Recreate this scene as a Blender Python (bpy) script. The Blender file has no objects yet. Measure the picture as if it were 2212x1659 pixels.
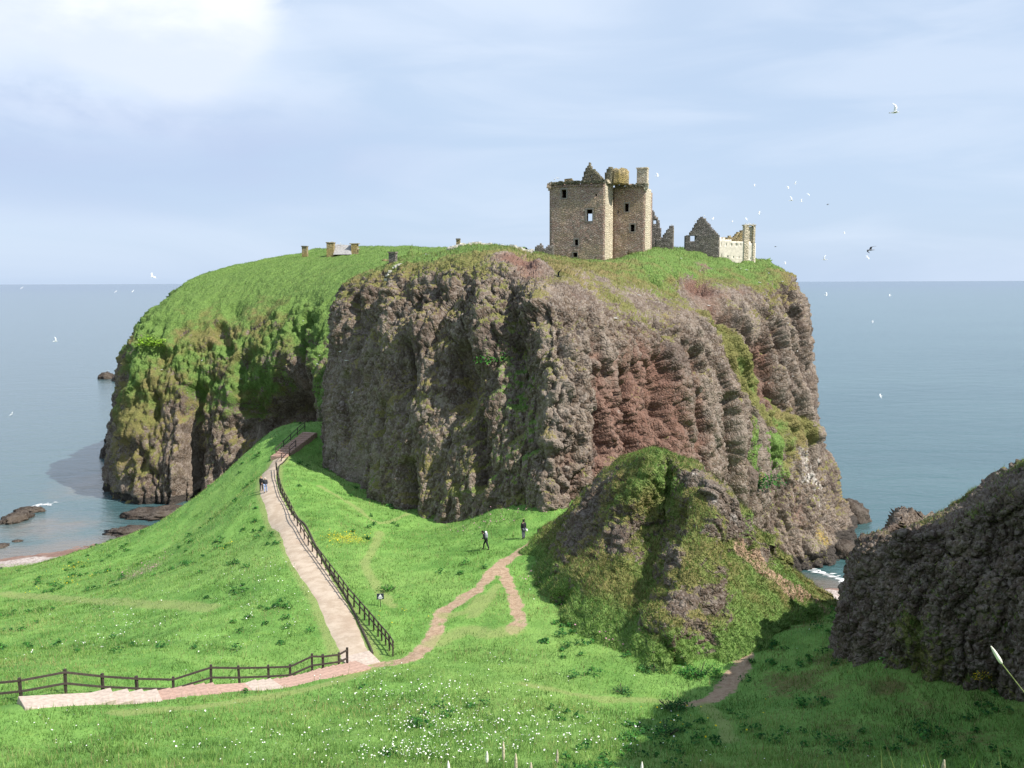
import bpy, bmesh, math, random
import numpy as np
from mathutils import Vector, Matrix

random.seed(7); RNG = np.random.default_rng(7)
scene = bpy.context.scene
COL = scene.collection
R_ = math.radians

# ------------------------------------------------------------------ camera
CAM_Z = 45.0; FPX = 880.0; PITCH = math.atan(101.85/FPX); ROLL = 0.0036
fwd = np.array([0, math.cos(PITCH), -math.sin(PITCH)])
rt0 = np.array([1.0, 0, 0]); up0 = np.array([0, math.sin(PITCH), math.cos(PITCH)])
rt = rt0*math.cos(ROLL) - up0*math.sin(ROLL); up = up0*math.cos(ROLL) + rt0*math.sin(ROLL)
cam_d = bpy.data.cameras.new('camera'); cam = bpy.data.objects.new('camera', cam_d); COL.objects.link(cam)
cam_d.sensor_width = 36.0; cam_d.lens = 36.0*FPX/1024.0; cam_d.clip_start = 0.2; cam_d.clip_end = 250000
M = Matrix.Identity(4)
for i in range(3):
    M[i][0] = rt[i]; M[i][1] = up[i]; M[i][2] = -fwd[i]
M[2][3] = CAM_Z
cam.matrix_world = M
scene.camera = cam

# ------------------------------------------------------------------ sun, sky, exposure
SUN_EL = 48.0; SUN_AZ = 25.0           # azimuth measured from +X towards the camera side (-Y)
sv = Vector((math.cos(R_(SUN_EL))*math.cos(R_(SUN_AZ)), -math.cos(R_(SUN_EL))*math.sin(R_(SUN_AZ)), math.sin(R_(SUN_EL))))
sl = bpy.data.lights.new('sun', 'SUN'); sl.energy = 5.0; sl.angle = R_(0.55); sl.color = (1.0, 0.95, 0.87)
so = bpy.data.objects.new('sun', sl); COL.objects.link(so)
so.rotation_euler = sv.to_track_quat('Z', 'Y').to_euler()
scene.view_settings.view_transform = 'Standard'; scene.view_settings.look = 'None'
scene.view_settings.exposure = 0.60; scene.view_settings.gamma = 1.0

class NT:
    """small helper round a node tree"""
    def __init__(s, tree): s.t = tree; s.n = tree.nodes; s.l = tree.links
    def new(s, typ, **kw):
        n = s.n.new(typ)
        for k, v in kw.items():
            if k == 'inp':
                for kk, vv in v.items(): s.put(n, kk, vv)
            else: setattr(n, k, v)
        return n
    def put(s, n, key, v):
        sock = n.inputs[key]
        if isinstance(v, bpy.types.NodeSocket): s.l.new(v, sock)
        else:
            if isinstance(v, (tuple, list)) and len(v) == 3 and sock.type == 'RGBA': v = (*v, 1)
            sock.default_value = v
    def math(s, op, a, b=None, c=None, clamp=False):
        n = s.n.new('ShaderNodeMath'); n.operation = op; n.use_clamp = clamp
        s.put(n, 0, a)
        if b is not None: s.put(n, 1, b)
        if c is not None: s.put(n, 2, c)
        return n.outputs[0]
    def mix(s, f, a, b, blend='MIX'):
        n = s.n.new('ShaderNodeMix'); n.data_type = 'RGBA'; n.blend_type = blend
        s.put(n, 0, f); s.put(n, 6, a); s.put(n, 7, b)
        return n.outputs[2]
    def ss(s, x, a, b, lo=0.0, hi=1.0):
        n = s.n.new('ShaderNodeMapRange'); n.interpolation_type = 'SMOOTHSTEP'
        s.put(n, 0, x); s.put(n, 1, a); s.put(n, 2, b); s.put(n, 3, lo); s.put(n, 4, hi)
        return n.outputs[0]
    def noise(s, vec, scale, detail=4, rough=0.55, dist=0.0, col=False):
        n = s.n.new('ShaderNodeTexNoise'); s.put(n, 'Vector', vec); n.inputs['Scale'].default_value = scale
        n.inputs['Detail'].default_value = detail; n.inputs['Roughness'].default_value = rough; n.inputs['Distortion'].default_value = dist
        return n.outputs['Color' if col else 'Fac']
    def voro(s, vec, scale, feature='F1', out='Distance', rnd=1.0):
        n = s.n.new('ShaderNodeTexVoronoi'); n.feature = feature; s.put(n, 'Vector', vec); n.inputs['Scale'].default_value = scale
        n.inputs['Randomness'].default_value = rnd
        return n.outputs[out]
    def vmul(s, vec, v):
        n = s.n.new('ShaderNodeVectorMath'); n.operation = 'MULTIPLY'; s.put(n, 0, vec); n.inputs[1].default_value = v
        return n.outputs[0]
    def attr(s, name, out='Fac'):
        n = s.n.new('ShaderNodeAttribute'); n.attribute_name = name
        return n.outputs[out]
    def bump(s, h, strength=0.5, dist=0.1, normal=None):
        n = s.n.new('ShaderNodeBump'); n.inputs['Strength'].default_value = strength; n.inputs['Distance'].default_value = dist
        s.put(n, 'Height', h)
        if normal is not None: s.put(n, 'Normal', normal)
        return n.outputs[0]
    def val(s, col):
        n = s.n.new('ShaderNodeRGBToBW'); s.put(n, 0, col); return n.outputs[0]

world = bpy.data.worlds.new('World'); scene.world = world; world.use_nodes = True
w = NT(world.node_tree); w.n.clear()
wo = w.new('ShaderNodeOutputWorld'); bg = w.new('ShaderNodeBackground'); w.l.new(bg.outputs[0], wo.inputs[0])
sky = w.new('ShaderNodeTexSky'); sky.sky_type = 'NISHITA'; sky.sun_disc = False
sky.sun_elevation = R_(SUN_EL); sky.sun_rotation = R_(90+SUN_AZ); sky.air_density = 1.0; sky.dust_density = 1.0; sky.ozone_density = 1.2
tc = w.new('ShaderNodeTexCoord'); sx = w.new('ShaderNodeSeparateXYZ'); w.l.new(tc.outputs['Generated'], sx.inputs[0])
az = w.math('ARCTAN2', sx.outputs[0], sx.outputs[1]); el = w.math('ARCSINE', sx.outputs[2])
cv = w.new('ShaderNodeCombineXYZ'); w.put(cv, 0, az); w.put(cv, 1, w.math('MULTIPLY', el, 2.2)); cvo = cv.outputs[0]
nz_big = w.noise(cvo, 2.2, 5, 0.5, 0.3); nz_mid = w.noise(cvo, 7.0, 7, 0.55, 0.2); nz_str = w.noise(w.vmul(cvo, (1.0, 2.2, 1)), 3.2, 5, 0.5, 0.6)
# cumulus bank high on the left: distance to a blob centre, edge broken up by noise
def blob(a, e, ra, re):
    dx = w.math('DIVIDE', w.math('SUBTRACT', az, a), ra); dy = w.math('DIVIDE', w.math('SUBTRACT', el, e), re)
    return w.math('SQRT', w.math('ADD', w.math('MULTIPLY', dx, dx), w.math('MULTIPLY', dy, dy)))
d1 = w.math('MINIMUM', blob(-0.50, 0.335, 0.255, 0.125), blob(-0.36, 0.255, 0.125, 0.075))
d1 = w.math('MINIMUM', d1, blob(-0.62, 0.29, 0.22, 0.10))
edge = w.math('ADD', d1, w.math('MULTIPLY', w.math('SUBTRACT', nz_mid, 0.5), 1.3))
edge = w.math('ADD', edge, w.math('MULTIPLY', w.math('SUBTRACT', nz_big, 0.5), 0.7))
# soft below, crisp at its right shoulder
cum = w.ss(edge, 0.70, 1.12, 1.0, 0.0)
soft = w.math('MAXIMUM', w.math('MULTIPLY', w.ss(blob(-0.12, 0.37, 0.5, 0.20), 0.1, 1.1, 0.75, 0.0), w.ss(nz_big, 0.3, 0.65)), w.math('MULTIPLY', w.ss(blob(-0.46, 0.235, 0.30, 0.11), 0.3, 1.2, 0.8, 0.0), w.ss(nz_mid, 0.3, 0.62)))
dark = w.math('MULTIPLY', w.ss(blob(-0.42, 0.135, 0.40, 0.085), 0.2, 1.15, 1.0, 0.0), w.ss(nz_str, 0.3, 0.6, 0.45, 1.0))
veil = w.ss(nz_str, 0.38, 0.68)
sky_s = w.mix(1.0, sky.outputs[0], (0.075, 0.075, 0.075), 'MULTIPLY')
base_c = w.mix(0.82, sky_s, (0.450, 0.560, 0.725))
base_c = w.mix(w.math('MULTIPLY', veil, 0.40), base_c, (0.58, 0.65, 0.76))
base_c = w.mix(w.math('MULTIPLY', dark, 0.70), base_c, (0.355, 0.435, 0.615))
base_c = w.mix(w.math('MULTIPLY', soft, 0.70), base_c, (0.66, 0.72, 0.82))
lit_ = w.math('ADD', w.ss(el, 0.20, 0.36), w.math('MULTIPLY', w.math('SUBTRACT', nz_mid, 0.5), 1.4))
base_c = w.mix(w.math('MULTIPLY', cum, 0.94), base_c, w.mix(w.ss(lit_, 0.0, 0.85), (0.58, 0.64, 0.745), (0.82, 0.835, 0.815)))
hz = w.ss(el, 0.0, 0.06, 1.0, 0.0)
base_c = w.mix(w.math('MULTIPLY', hz, 0.30), base_c, (0.39, 0.49, 0.65))
w.put(bg, 'Color', base_c); bg.inputs['Strength'].default_value = 0.92

# ------------------------------------------------------------------ unprojection of control points (pixel of a 2212x1659 view + depth)
S2 = 2212/1024.0
def ray(u, v):
    cx = (np.asarray(u, float)-1106)/S2; cy = (829.5-np.asarray(v, float))/S2
    d = fwd[None]*FPX + np.multiply.outer(cx, rt).reshape(-1, 3) + np.multiply.outer(cy, up).reshape(-1, 3)
    return d/d[:, 1:2]
def P(u, v, d):
    r = ray([u], [v])[0]*d
    return np.array([r[0], r[1], CAM_Z+r[2]])

# ------------------------------------------------------------------ noise in numpy
_perm = np.random.default_rng(3).permutation(512).astype(np.int64)
def _h(i, j, k):
    return _perm[(_perm[(_perm[i & 511] + j) & 511] + k) & 511]
_g = np.random.default_rng(5).normal(size=(512, 3)); _g /= np.linalg.norm(_g, axis=1, keepdims=True)
def pn(p):
    i = np.floor(p).astype(np.int64); f = p-i; u = f*f*f*(f*(f*6-15)+10)
    out = 0
    for a in (0, 1):
        for b in (0, 1):
            for c in (0, 1):
                g = _g[_h(i[:, 0]+a, i[:, 1]+b, i[:, 2]+c)]
                dd = (g*(f-np.array([a, b, c]))).sum(1)
                wgt = (u[:, 0] if a else 1-u[:, 0])*(u[:, 1] if b else 1-u[:, 1])*(u[:, 2] if c else 1-u[:, 2])
                out = out+dd*wgt
    return out*1.6
def fbm(p, scale, octv=4, gain=0.5, ridged=False):
    q = np.asarray(p, float)/np.asarray(scale, float); a = 1.0; s = 0; t = 0
    for o in range(octv):
        n = pn(q+o*17.3)
        if ridged: n = 1-2*np.abs(n)
        s = s+a*n; t += a; a *= gain; q = q*2.03
    return s/t
_jit = np.random.default_rng(11).random((512, 3))
def worley(p):
    i = np.floor(p).astype(np.int64); f1 = np.full(len(p), 9.0); f2 = np.full(len(p), 9.0); idn = np.zeros(len(p), np.int64)
    for a in (-1, 0, 1):
        for b in (-1, 0, 1):
            for c in (-1, 0, 1):
                hh = _h(i[:, 0]+a, i[:, 1]+b, i[:, 2]+c)
                q = i+np.array([a, b, c])+_jit[hh]
                d = np.sqrt(((p-q)**2).sum(1))
                m = d < f1
                f2 = np.where(m, f1, np.minimum(f2, d)); idn = np.where(m, hh, idn); f1 = np.where(m, d, f1)
    return f1, f2, idn
def sst(x, a, b):
    t = np.clip((x-a)/(b-a), 0, 1); return t*t*(3-2*t)

def catmull(A, t):
    n = len(A); i = np.clip(np.floor(t).astype(int), 0, n-2); f = (t-i).reshape(-1, *([1]*(A.ndim-1)))
    p0 = A[np.maximum(i-1, 0)]; p1 = A[i]; p2_ = A[i+1]; p3 = A[np.minimum(i+2, n-1)]
    return 0.5*((2*p1)+(-p0+p2_)*f+(2*p0-5*p1+4*p2_-p3)*f*f+(-p0+3*p1-3*p2_+p3)*f**3)

# ------------------------------------------------------------------ mesh helpers
def tagp(o, label=None, cat=None, group=None, kind=None):
    if label: o['label'] = label
    if cat: o['category'] = cat
    if group: o['group'] = group
    if kind: o['kind'] = kind
    return o
def mesh_np(name, V, F, mat=None, parent=None, smooth=False, attrs=None):
    me = bpy.data.meshes.new(name)
    V = np.asarray(V, np.float32); F = np.asarray(F, np.int32); k = F.shape[1]
    me.vertices.add(len(V)); me.vertices.foreach_set('co', V.ravel())
    me.loops.add(F.size); me.loops.foreach_set('vertex_index', F.ravel())
    me.polygons.add(len(F)); me.polygons.foreach_set('loop_start', np.arange(0, F.size, k, dtype=np.int32))
    try: me.polygons.foreach_set('loop_total', np.full(len(F), k, np.int32))
    except Exception: pass
    me.update(calc_edges=True)
    if smooth: me.polygons.foreach_set('use_smooth', np.ones(len(F), bool))
    for an, av in (attrs or {}).items():
        av = np.asarray(av, np.float32)
        if av.ndim == 1:
            a = me.attributes.new(an, 'FLOAT', 'POINT'); a.data.foreach_set('value', av)
        else:
            a = me.attributes.new(an, 'FLOAT_COLOR', 'POINT'); a.data.foreach_set('color', np.c_[av, np.ones(len(av))].astype(np.float32).ravel())
    o = bpy.data.objects.new(name, me); COL.objects.link(o)
    if mat: me.materials.append(mat)
    if parent: o.parent = parent
    return o
def bm_obj(name, bm, mat, parent=None, smooth=False):
    me = bpy.data.meshes.new(name); bmesh.ops.recalc_face_normals(bm, faces=bm.faces); bm.to_mesh(me); bm.free()
    for m in (mat if isinstance(mat, (list, tuple)) else [mat]): me.materials.append(m)
    if smooth:
        for p in me.polygons: p.use_smooth = True
    o = bpy.data.objects.new(name, me); COL.objects.link(o)
    if parent: o.parent = parent
    return o
def empty(name, loc, rz=0.0):
    o = bpy.data.objects.new(name, None); COL.objects.link(o); o.location = loc; o.rotation_euler.z = rz; o.empty_display_size = 0.5
    return o
def grid_faces(nu, nv):
    i = np.arange(nu-1)[:, None]; j = np.arange(nv-1)[None]
    a = i*nv+j
    return np.stack([a, a+nv, a+nv+1, a+1], -1).reshape(-1, 4)
def add_box(bm, c, s, rot=None, mi=0, jit=0.0):
    r = bmesh.ops.create_cube(bm, size=1.0)
    mat = Matrix.Translation(c) @ (rot.to_4x4() if rot is not None else Matrix.Identity(4)) @ Matrix.Diagonal((*s, 1))
    bmesh.ops.transform(bm, matrix=mat, verts=r['verts'])
    for vv in r['verts']:
        if jit: vv.co += Vector((random.uniform(-jit, jit), random.uniform(-jit, jit), random.uniform(-jit, jit)))
        for f in vv.link_faces: f.material_index = mi
    return r['verts']
def add_bar(bm, a, b, wd, hd, mi=0):
    a = Vector(a); b = Vector(b); d = b-a; L = d.length
    x = d.normalized(); z = Vector((0, 0, 1)); y = z.cross(x)
    if y.length < 1e-4: y = Vector((0, 1, 0))
    y.normalize(); z = x.cross(y)
    rot = Matrix((x, y, z)).transposed()
    return add_box(bm, (a+b)/2, (L, wd, hd), rot, mi)

# ------------------------------------------------------------------ materials
def new_mat(name):
    m = bpy.data.materials.new(name); m.use_nodes = True; t = NT(m.node_tree); t.n.clear()
    out = t.new('ShaderNodeOutputMaterial'); b = t.new('ShaderNodeBsdfPrincipled'); t.l.new(b.outputs[0], out.inputs[0])
    b.inputs['Roughness'].default_value = 0.9; b.inputs['Specular IOR Level'].default_value = 0.25
    tc = t.new('ShaderNodeTexCoord')
    return m, t, b, tc.outputs['Object'], out
def simple(name, col, rough=0.85, var=0.25, scale=6.0, spec=0.25):
    m, t, b, co, _ = new_mat(name)
    n = t.noise(co, scale, 5)
    c = t.mix(t.ss(n, 0.3, 0.7), tuple(x*(1-var) for x in col), tuple(min(1, x*(1+var)) for x in col))
    t.put(b, 'Base Color', c); b.inputs['Roughness'].default_value = rough; b.inputs['Specular IOR Level'].default_value = spec
    t.put(b, 'Normal', t.bump(n, 0.3, 0.02))
    return m

def rock_material(name, cob=1.7, tone=1.0, grey=(0.176, 0.132, 0.097), brown=(0.086, 0.060, 0.042)):
    m, t, b, co, _ = new_mat(name)
    big = t.noise(co, 0.09, 5, 0.6); mid = t.noise(co, 0.5, 6, 0.62); fine = t.noise(co, 3.2, 6, 0.68)
    wob = t.new('ShaderNodeVectorMath', operation='ADD'); t.l.new(co, wob.inputs[0])
    t.put(wob, 1, t.vmul(t.noise(co, 1.2, 3, 0.5, 0, True), (0.55, 0.55, 0.55)))
    cell = t.voro(wob.outputs[0], cob, 'F1', 'Color'); cd = t.voro(wob.outputs[0], cob, 'DISTANCE_TO_EDGE'); c2 = t.voro(wob.outputs[0], cob*2.7, 'F1', 'Distance')
    cellc2 = t.voro(wob.outputs[0], cob*2.7, 'F1', 'Color')
    k = lambda c: tuple(x*tone for x in c)
    col = t.mix(t.ss(mid, 0.36, 0.66), k(brown), k(grey))
    col = t.mix(t.math('MULTIPLY', t.ss(t.val(cell), 0.45, 0.85), 0.55), col, k((0.245, 0.205, 0.172)))
    col = t.mix(t.math('MULTIPLY', t.ss(t.val(cellc2), 0.52, 0.8), 0.45), col, k((0.32, 0.275, 0.24)))
    col = t.mix(t.math('MULTIPLY', t.ss(t.val(cellc2), 0.42, 0.2), 0.5), col, k((0.075, 0.058, 0.05)))
    zone = t.noise(t.vmul(co, (1, 1, 0.45)), 0.16, 4, 0.6); col = t.mix(t.math('MULTIPLY', t.ss(zone, 0.50, 0.68), 0.5), col, k((0.27, 0.225, 0.185))); col = t.mix(t.math('MULTIPLY', t.ss(zone, 0.48, 0.33), 0.55), col, k((0.085, 0.060, 0.050)))
    red = t.math('ADD', t.attr('red'), t.math('MULTIPLY', t.math('SUBTRACT', mid, 0.5), 1.0))
    redc = t.mix(t.ss(fine, 0.3, 0.7), k((0.092, 0.044, 0.033)), k((0.225, 0.116, 0.084)))
    col = t.mix(t.math('MULTIPLY', t.ss(red, 0.30, 0.95), 0.74), col, redc)
    # pale lichen and guano streaks
    lich = t.ss(t.noise(t.vmul(co, (1, 1, 0.35)), 0.9, 7, 0.7), 0.60, 0.74)
    col = t.mix(t.math('MULTIPLY', lich, 0.40), col, k((0.46, 0.43, 0.38)))
    pale = t.ss(t.math('ADD', t.attr('pale'), t.math('MULTIPLY', t.math('SUBTRACT', t.noise(t.vmul(co, (1, 1, 0.4)), 0.8, 6, 0.7), 0.5), 1.6)), 0.45, 0.75)
    col = t.mix(t.math('MULTIPLY', pale, 0.75), col, k((0.62, 0.58, 0.53)))
    yel = t.ss(t.math('ADD', t.attr('lichen'), t.math('MULTIPLY', t.math('SUBTRACT', fine, 0.5), 1.8)), 0.55, 0.85)
    col = t.mix(t.math('MULTIPLY', yel, 0.7), col, k((0.42, 0.30, 0.06)))
    col = t.mix(t.ss(t.attr('wet'), 0.3, 0.75), col, (0.05, 0.042, 0.036))
    # vegetation
    g = t.math('ADD', t.attr('grass'), t.math('MULTIPLY', t.math('SUBTRACT', fine, 0.5), 1.15))
    g = t.math('ADD', g, t.math('MULTIPLY', t.math('SUBTRACT', mid, 0.5), 0.9))
    gm = t.ss(g, 0.47, 0.62)
    lush = t.math('ADD', t.attr('lush'), t.math('MULTIPLY', t.math('SUBTRACT', t.noise(co, 0.35, 5, 0.6), 0.5), 1.3))
    olive = t.mix(t.ss(fine, 0.3, 0.72), (0.088, 0.092, 0.026), (0.20, 0.19, 0.065))
    olive = t.mix(t.math('MULTIPLY', t.ss(big, 0.42, 0.66), 0.6), olive, (0.215, 0.155, 0.075))
    green = t.mix(t.ss(fine, 0.3, 0.72), (0.070, 0.125, 0.028), (0.155, 0.245, 0.060))
    vg = t.mix(t.ss(lush, 0.3, 0.75), olive, green)
    col = t.mix(gm, col, vg)
    dm = t.ss(t.math('ADD', t.attr('dirt'), t.math('MULTIPLY', t.math('SUBTRACT', fine, 0.5), 0.9)), 0.42, 0.66)
    col = t.mix(dm, col, t.mix(t.ss(fine, 0.3, 0.7), (0.255, 0.165, 0.105), (0.39, 0.275, 0.19)))
    t.put(b, 'Base Color', col)
    hgt = t.math('ADD', t.math('MULTIPLY', mid, 1.3), t.math('MULTIPLY', fine, 0.55))
    hgt = t.math('ADD', hgt, t.math('MULTIPLY', t.ss(cd, 0.0, 0.22), 0.35))
    hgt = t.math('SUBTRACT', hgt, t.math('MULTIPLY', c2, 0.45))
    t.put(b, 'Normal', t.bump(hgt, 0.75, 0.26))
    return m
M_ROCK = rock_material('conglomerate_rock')
M_ROCKN = rock_material('near_rock', cob=2.6, tone=0.80)

def ground_material():
    m, t, b, co, _ = new_mat('grass_ground')
    big = t.noise(co, 0.07, 5, 0.6); mid = t.noise(co, 0.42, 6, 0.65); fine = t.noise(co, 3.0, 6, 0.7); vf = t.noise(co, 11.0, 4, 0.7)
    stre = t.noise(t.vmul(co, (0.5, 1.6, 1)), 0.8, 5, 0.65, 0.6)
    col = t.mix(t.ss(mid, 0.34, 0.66), (0.095, 0.215, 0.040), (0.170, 0.320, 0.070))
    col = t.mix(t.math('MULTIPLY', t.ss(big, 0.45, 0.66), 0.55), col, (0.215, 0.335, 0.085))
    col = t.mix(t.math('MULTIPLY', t.ss(stre, 0.55, 0.72), 0.5), col, (0.20, 0.30, 0.06))
    col = t.mix(t.math('MULTIPLY', t.ss(fine, 0.52, 0.74), 0.55), col, (0.045, 0.105, 0.022))
    col = t.mix(t.math('MULTIPLY', t.ss(vf, 0.56, 0.75), 0.40), col, (0.22, 0.36, 0.07))
    # steep, thin turf on the knoll: olive and brown with rock showing through
    st = t.math('ADD', t.attr('steep'), t.math('MULTIPLY', t.math('SUBTRACT', fine, 0.5), 1.0))
    st = t.math('ADD', st, t.math('MULTIPLY', t.math('SUBTRACT', mid, 0.5), 0.7))
    olive = t.mix(t.ss(fine, 0.32, 0.7), (0.075, 0.082, 0.024), (0.185, 0.175, 0.062))
    olive = t.mix(t.math('MULTIPLY', t.ss(t.noise(co, 0.25, 5, 0.6), 0.45, 0.62), 0.6), olive, (0.06, 0.12, 0.02))
    col = t.mix(t.ss(st, 0.28, 0.62), col, olive)
    cell = t.voro(co, 3.2, 'F1', 'Color'); cdist = t.voro(co, 3.2)
    rock = t.mix(t.ss(t.val(cell), 0.25, 0.8), (0.12, 0.095, 0.075), (0.36, 0.33, 0.30))
    rk = t.math('ADD', t.attr('rock'), t.math('MULTIPLY', t.math('SUBTRACT', fine, 0.5), 1.2))
    rm = t.ss(rk, 0.5, 0.66)
    col = t.mix(rm, col, rock)
    # trodden earth
    dn = t.math('ADD', t.attr('dirt'), t.math('MULTIPLY', t.math('SUBTRACT', fine, 0.5), 1.5))
    dn = t.math('ADD', dn, t.math('MULTIPLY', t.math('SUBTRACT', mid, 0.5), 0.5))
    dm = t.ss(dn, 0.40, 0.80)
    dirt = t.mix(t.ss(fine, 0.3, 0.7), (0.28, 0.185, 0.12), (0.42, 0.31, 0.215))
    col = t.mix(dm, col, dirt)
    wn = t.math('ADD', t.attr('worn'), t.math('MULTIPLY', t.math('SUBTRACT', fine, 0.5), 0.8))
    col = t.mix(t.math('MULTIPLY', t.ss(wn, 0.30, 0.8), 0.65), col, (0.25, 0.28, 0.10))
    # tinted drifts of pink and yellow flowers
    col = t.mix(t.math('MULTIPLY', t.ss(t.math('ADD', t.attr('pink'), t.math('SUBTRACT', fine, 0.5)), 0.5, 0.9), 0.5), col, (0.36, 0.19, 0.21))
    col = t.mix(t.math('MULTIPLY', t.ss(t.math('ADD', t.attr('yellow'), t.math('MULTIPLY', t.math('SUBTRACT', vf, 0.5), 2.0)), 0.55, 0.85), 0.6), col, (0.55, 0.46, 0.03))
    t.put(b, 'Base Color', col)
    hgt = t.math('ADD', t.math('MULTIPLY', fine, 0.8), t.math('MULTIPLY', vf, 0.35))
    hgt = t.math('SUBTRACT', hgt, t.math('MULTIPLY', t.math('MULTIPLY', cdist, rm), 0.8))
    t.put(b, 'Normal', t.bump(hgt, 0.8, 0.22))
    return m
M_GROUND = ground_material()

def beach_material():
    m, t, b, co, _ = new_mat('shingle')
    cell = t.voro(co, 3.5, 'F1', 'Color'); cell2 = t.voro(co, 1.1, 'F1', 'Color'); n = t.noise(co, 0.3, 5, 0.6)
    col = t.mix(t.ss(t.val(cell), 0.2, 0.8), (0.27, 0.215, 0.19), (0.44, 0.385, 0.36))
    col = t.mix(t.math('MULTIPLY', t.ss(t.val(cell2), 0.55, 0.8), 0.4), col, (0.50, 0.45, 0.42))
    wet = t.ss(t.attr('wet'), 0.3, 0.7)
    col = t.mix(wet, col, t.mix(t.ss(n, 0.4, 0.6), (0.17, 0.10, 0.08), (0.24, 0.16, 0.13)))
    t.put(b, 'Base Color', col); t.put(b, 'Normal', t.bump(t.voro(co, 3.5), 0.7, 0.15))
    return m
M_BEACH = beach_material()

def sea_material():
    m, t, b, co, _ = new_mat('sea_water')
    n1 = t.noise(t.vmul(co, (1.0, 1.7, 1)), 0.55, 6, 0.62, 0.4); n2 = t.noise(t.vmul(co, (0.7, 1.5, 1)), 0.09, 5, 0.55, 0.5); n3 = t.noise(t.vmul(co, (0.4, 1.2, 1)), 0.012, 5, 0.6, 0.6)
    deep = t.mix(t.ss(n3, 0.35, 0.65), (0.034, 0.086, 0.092), (0.048, 0.106, 0.110))
    s = t.new('ShaderNodeSeparateXYZ'); t.l.new(co, s.inputs[0])
    lft = t.ss(s.outputs[0], 60.0, -220.0)
    deep = t.mix(lft, deep, (0.062, 0.108, 0.122))
    far = t.ss(s.outputs[1], 700.0, 9000.0)
    deep = t.mix(far, deep, (0.032, 0.070, 0.115))
    # seabed showing in the shallows by the beach
    sh = t.math('ADD', t.attr('shallow'), t.math('MULTIPLY', t.math('SUBTRACT', t.noise(co, 0.16, 6, 0.65), 0.5), 0.9))
    deep = t.mix(t.math('MULTIPLY', t.ss(sh, 0.30, 0.9), 0.80), deep, (0.15, 0.125, 0.105))
    t.put(b, 'Base Color', deep); b.inputs['Roughness'].default_value = 0.16; b.inputs['IOR'].default_value = 1.33; b.inputs['Specular IOR Level'].default_value = 0.85
    h = t.math('ADD', t.math('MULTIPLY', n1, 0.45), t.math('MULTIPLY', n2, 1.6))
    t.put(b, 'Normal', t.bump(h, 0.60, 0.60))
    return m
M_SEA = sea_material()

def blade_material(name, trans=0.35):
    m = bpy.data.materials.new(name); m.use_nodes = True; t = NT(m.node_tree); t.n.clear()
    out = t.new('ShaderNodeOutputMaterial'); d = t.new('ShaderNodeBsdfDiffuse'); tr = t.new('ShaderNodeBsdfTranslucent'); mx = t.new('ShaderNodeMixShader')
    c = t.attr('col', 'Color'); t.put(d, 'Color', c); t.put(tr, 'Color', c); mx.inputs[0].default_value = trans
    t.l.new(d.outputs[0], mx.inputs[1]); t.l.new(tr.outputs[0], mx.inputs[2]); t.l.new(mx.outputs[0], out.inputs[0])
    return m
M_BLADE = blade_material('grass_blades'); M_LEAF = blade_material('leaves', 0.25); M_PETAL = blade_material('petals', 0.2)

def masonry(name, c1, c2, c3, mortar, sc=(2.3, 2.3, 4.6), tint=None, tintamt=0.6):
    m, t, b, co, _ = new_mat(name)
    wv = t.new('ShaderNodeVectorMath', operation='ADD'); t.l.new(co, wv.inputs[0]); t.put(wv, 1, t.vmul(t.noise(co, 1.5, 3, 0.5, 0, True), (0.25, 0.25, 0.16)))
    q = t.vmul(wv.outputs[0], sc)
    cell = t.val(t.voro(q, 1.0, 'F1', 'Color')); e = t.voro(q, 1.0, 'DISTANCE_TO_EDGE'); big = t.noise(co, 0.28, 5, 0.6); fine = t.noise(co, 5.0, 6, 0.7)
    col = t.mix(t.ss(cell, 0.25, 0.5), c1, c2); col = t.mix(t.ss(cell, 0.55, 0.8), col, c3)
    if tint is not None: col = t.mix(t.math('MULTIPLY', t.ss(big, 0.45, 0.62), tintamt), col, tint)
    col = t.mix(t.math('MULTIPLY', t.ss(fine, 0.55, 0.75), 0.35), col, tuple(min(1, x*1.6) for x in c3))
    col = t.mix(t.ss(e, 0.02, 0.10, 0.75, 0.0), col, mortar)
    t.put(b, 'Base Color', col)
    h = t.math('ADD', t.math('MULTIPLY', t.ss(e, 0.0, 0.2), 0.6), t.math('ADD', t.math('MULTIPLY', cell, 0.7), t.math('MULTIPLY', fine, 0.4)))
    t.put(b, 'Normal', t.bump(h, 1.0, 0.16))
    return m
M_KEEP = masonry('keep_masonry', (0.335, 0.225, 0.18), (0.415, 0.305, 0.245), (0.49, 0.39, 0.32), (0.27, 0.195, 0.16), sc=(1.9, 1.9, 3.8), tint=(0.49, 0.38, 0.235), tintamt=.5)
M_PALE_SUN_TINT = masonry('pale_stone_sun_tint', (0.50, 0.43, 0.31), (0.555, 0.485, 0.36), (0.59, 0.53, 0.41), (0.45, 0.385, 0.275), sc=(1.6, 1.6, 2.8))  # pale stone, brightened to paint sunlight onto the keep's right-facing walls
M_RUIN = masonry('grey_rubble', (0.13, 0.115, 0.105), (0.20, 0.18, 0.165), (0.29, 0.265, 0.245), (0.085, 0.075, 0.07), tint=(0.24, 0.22, 0.16), tintamt=0.4)
M_LIME = simple('pale_harled_wall', (0.66, 0.60, 0.50), var=.12, scale=2.2)
M_YSTONE = masonry('yellow_lichened_stone', (0.30, 0.24, 0.13), (0.38, 0.30, 0.16), (0.44, 0.37, 0.22), (0.2, 0.16, 0.1), tint=(0.40, 0.29, 0.08))
M_SURR = simple('window_dressing', (0.25, 0.225, 0.20)); M_CAP = simple('cap_stone', (0.17, 0.15, 0.12), scale=3.0)
M_DARKST = masonry('mossy_parapet', (0.12, 0.115, 0.07), (0.20, 0.18, 0.12), (0.30, 0.27, 0.20), (0.07, 0.065, 0.045))
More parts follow.
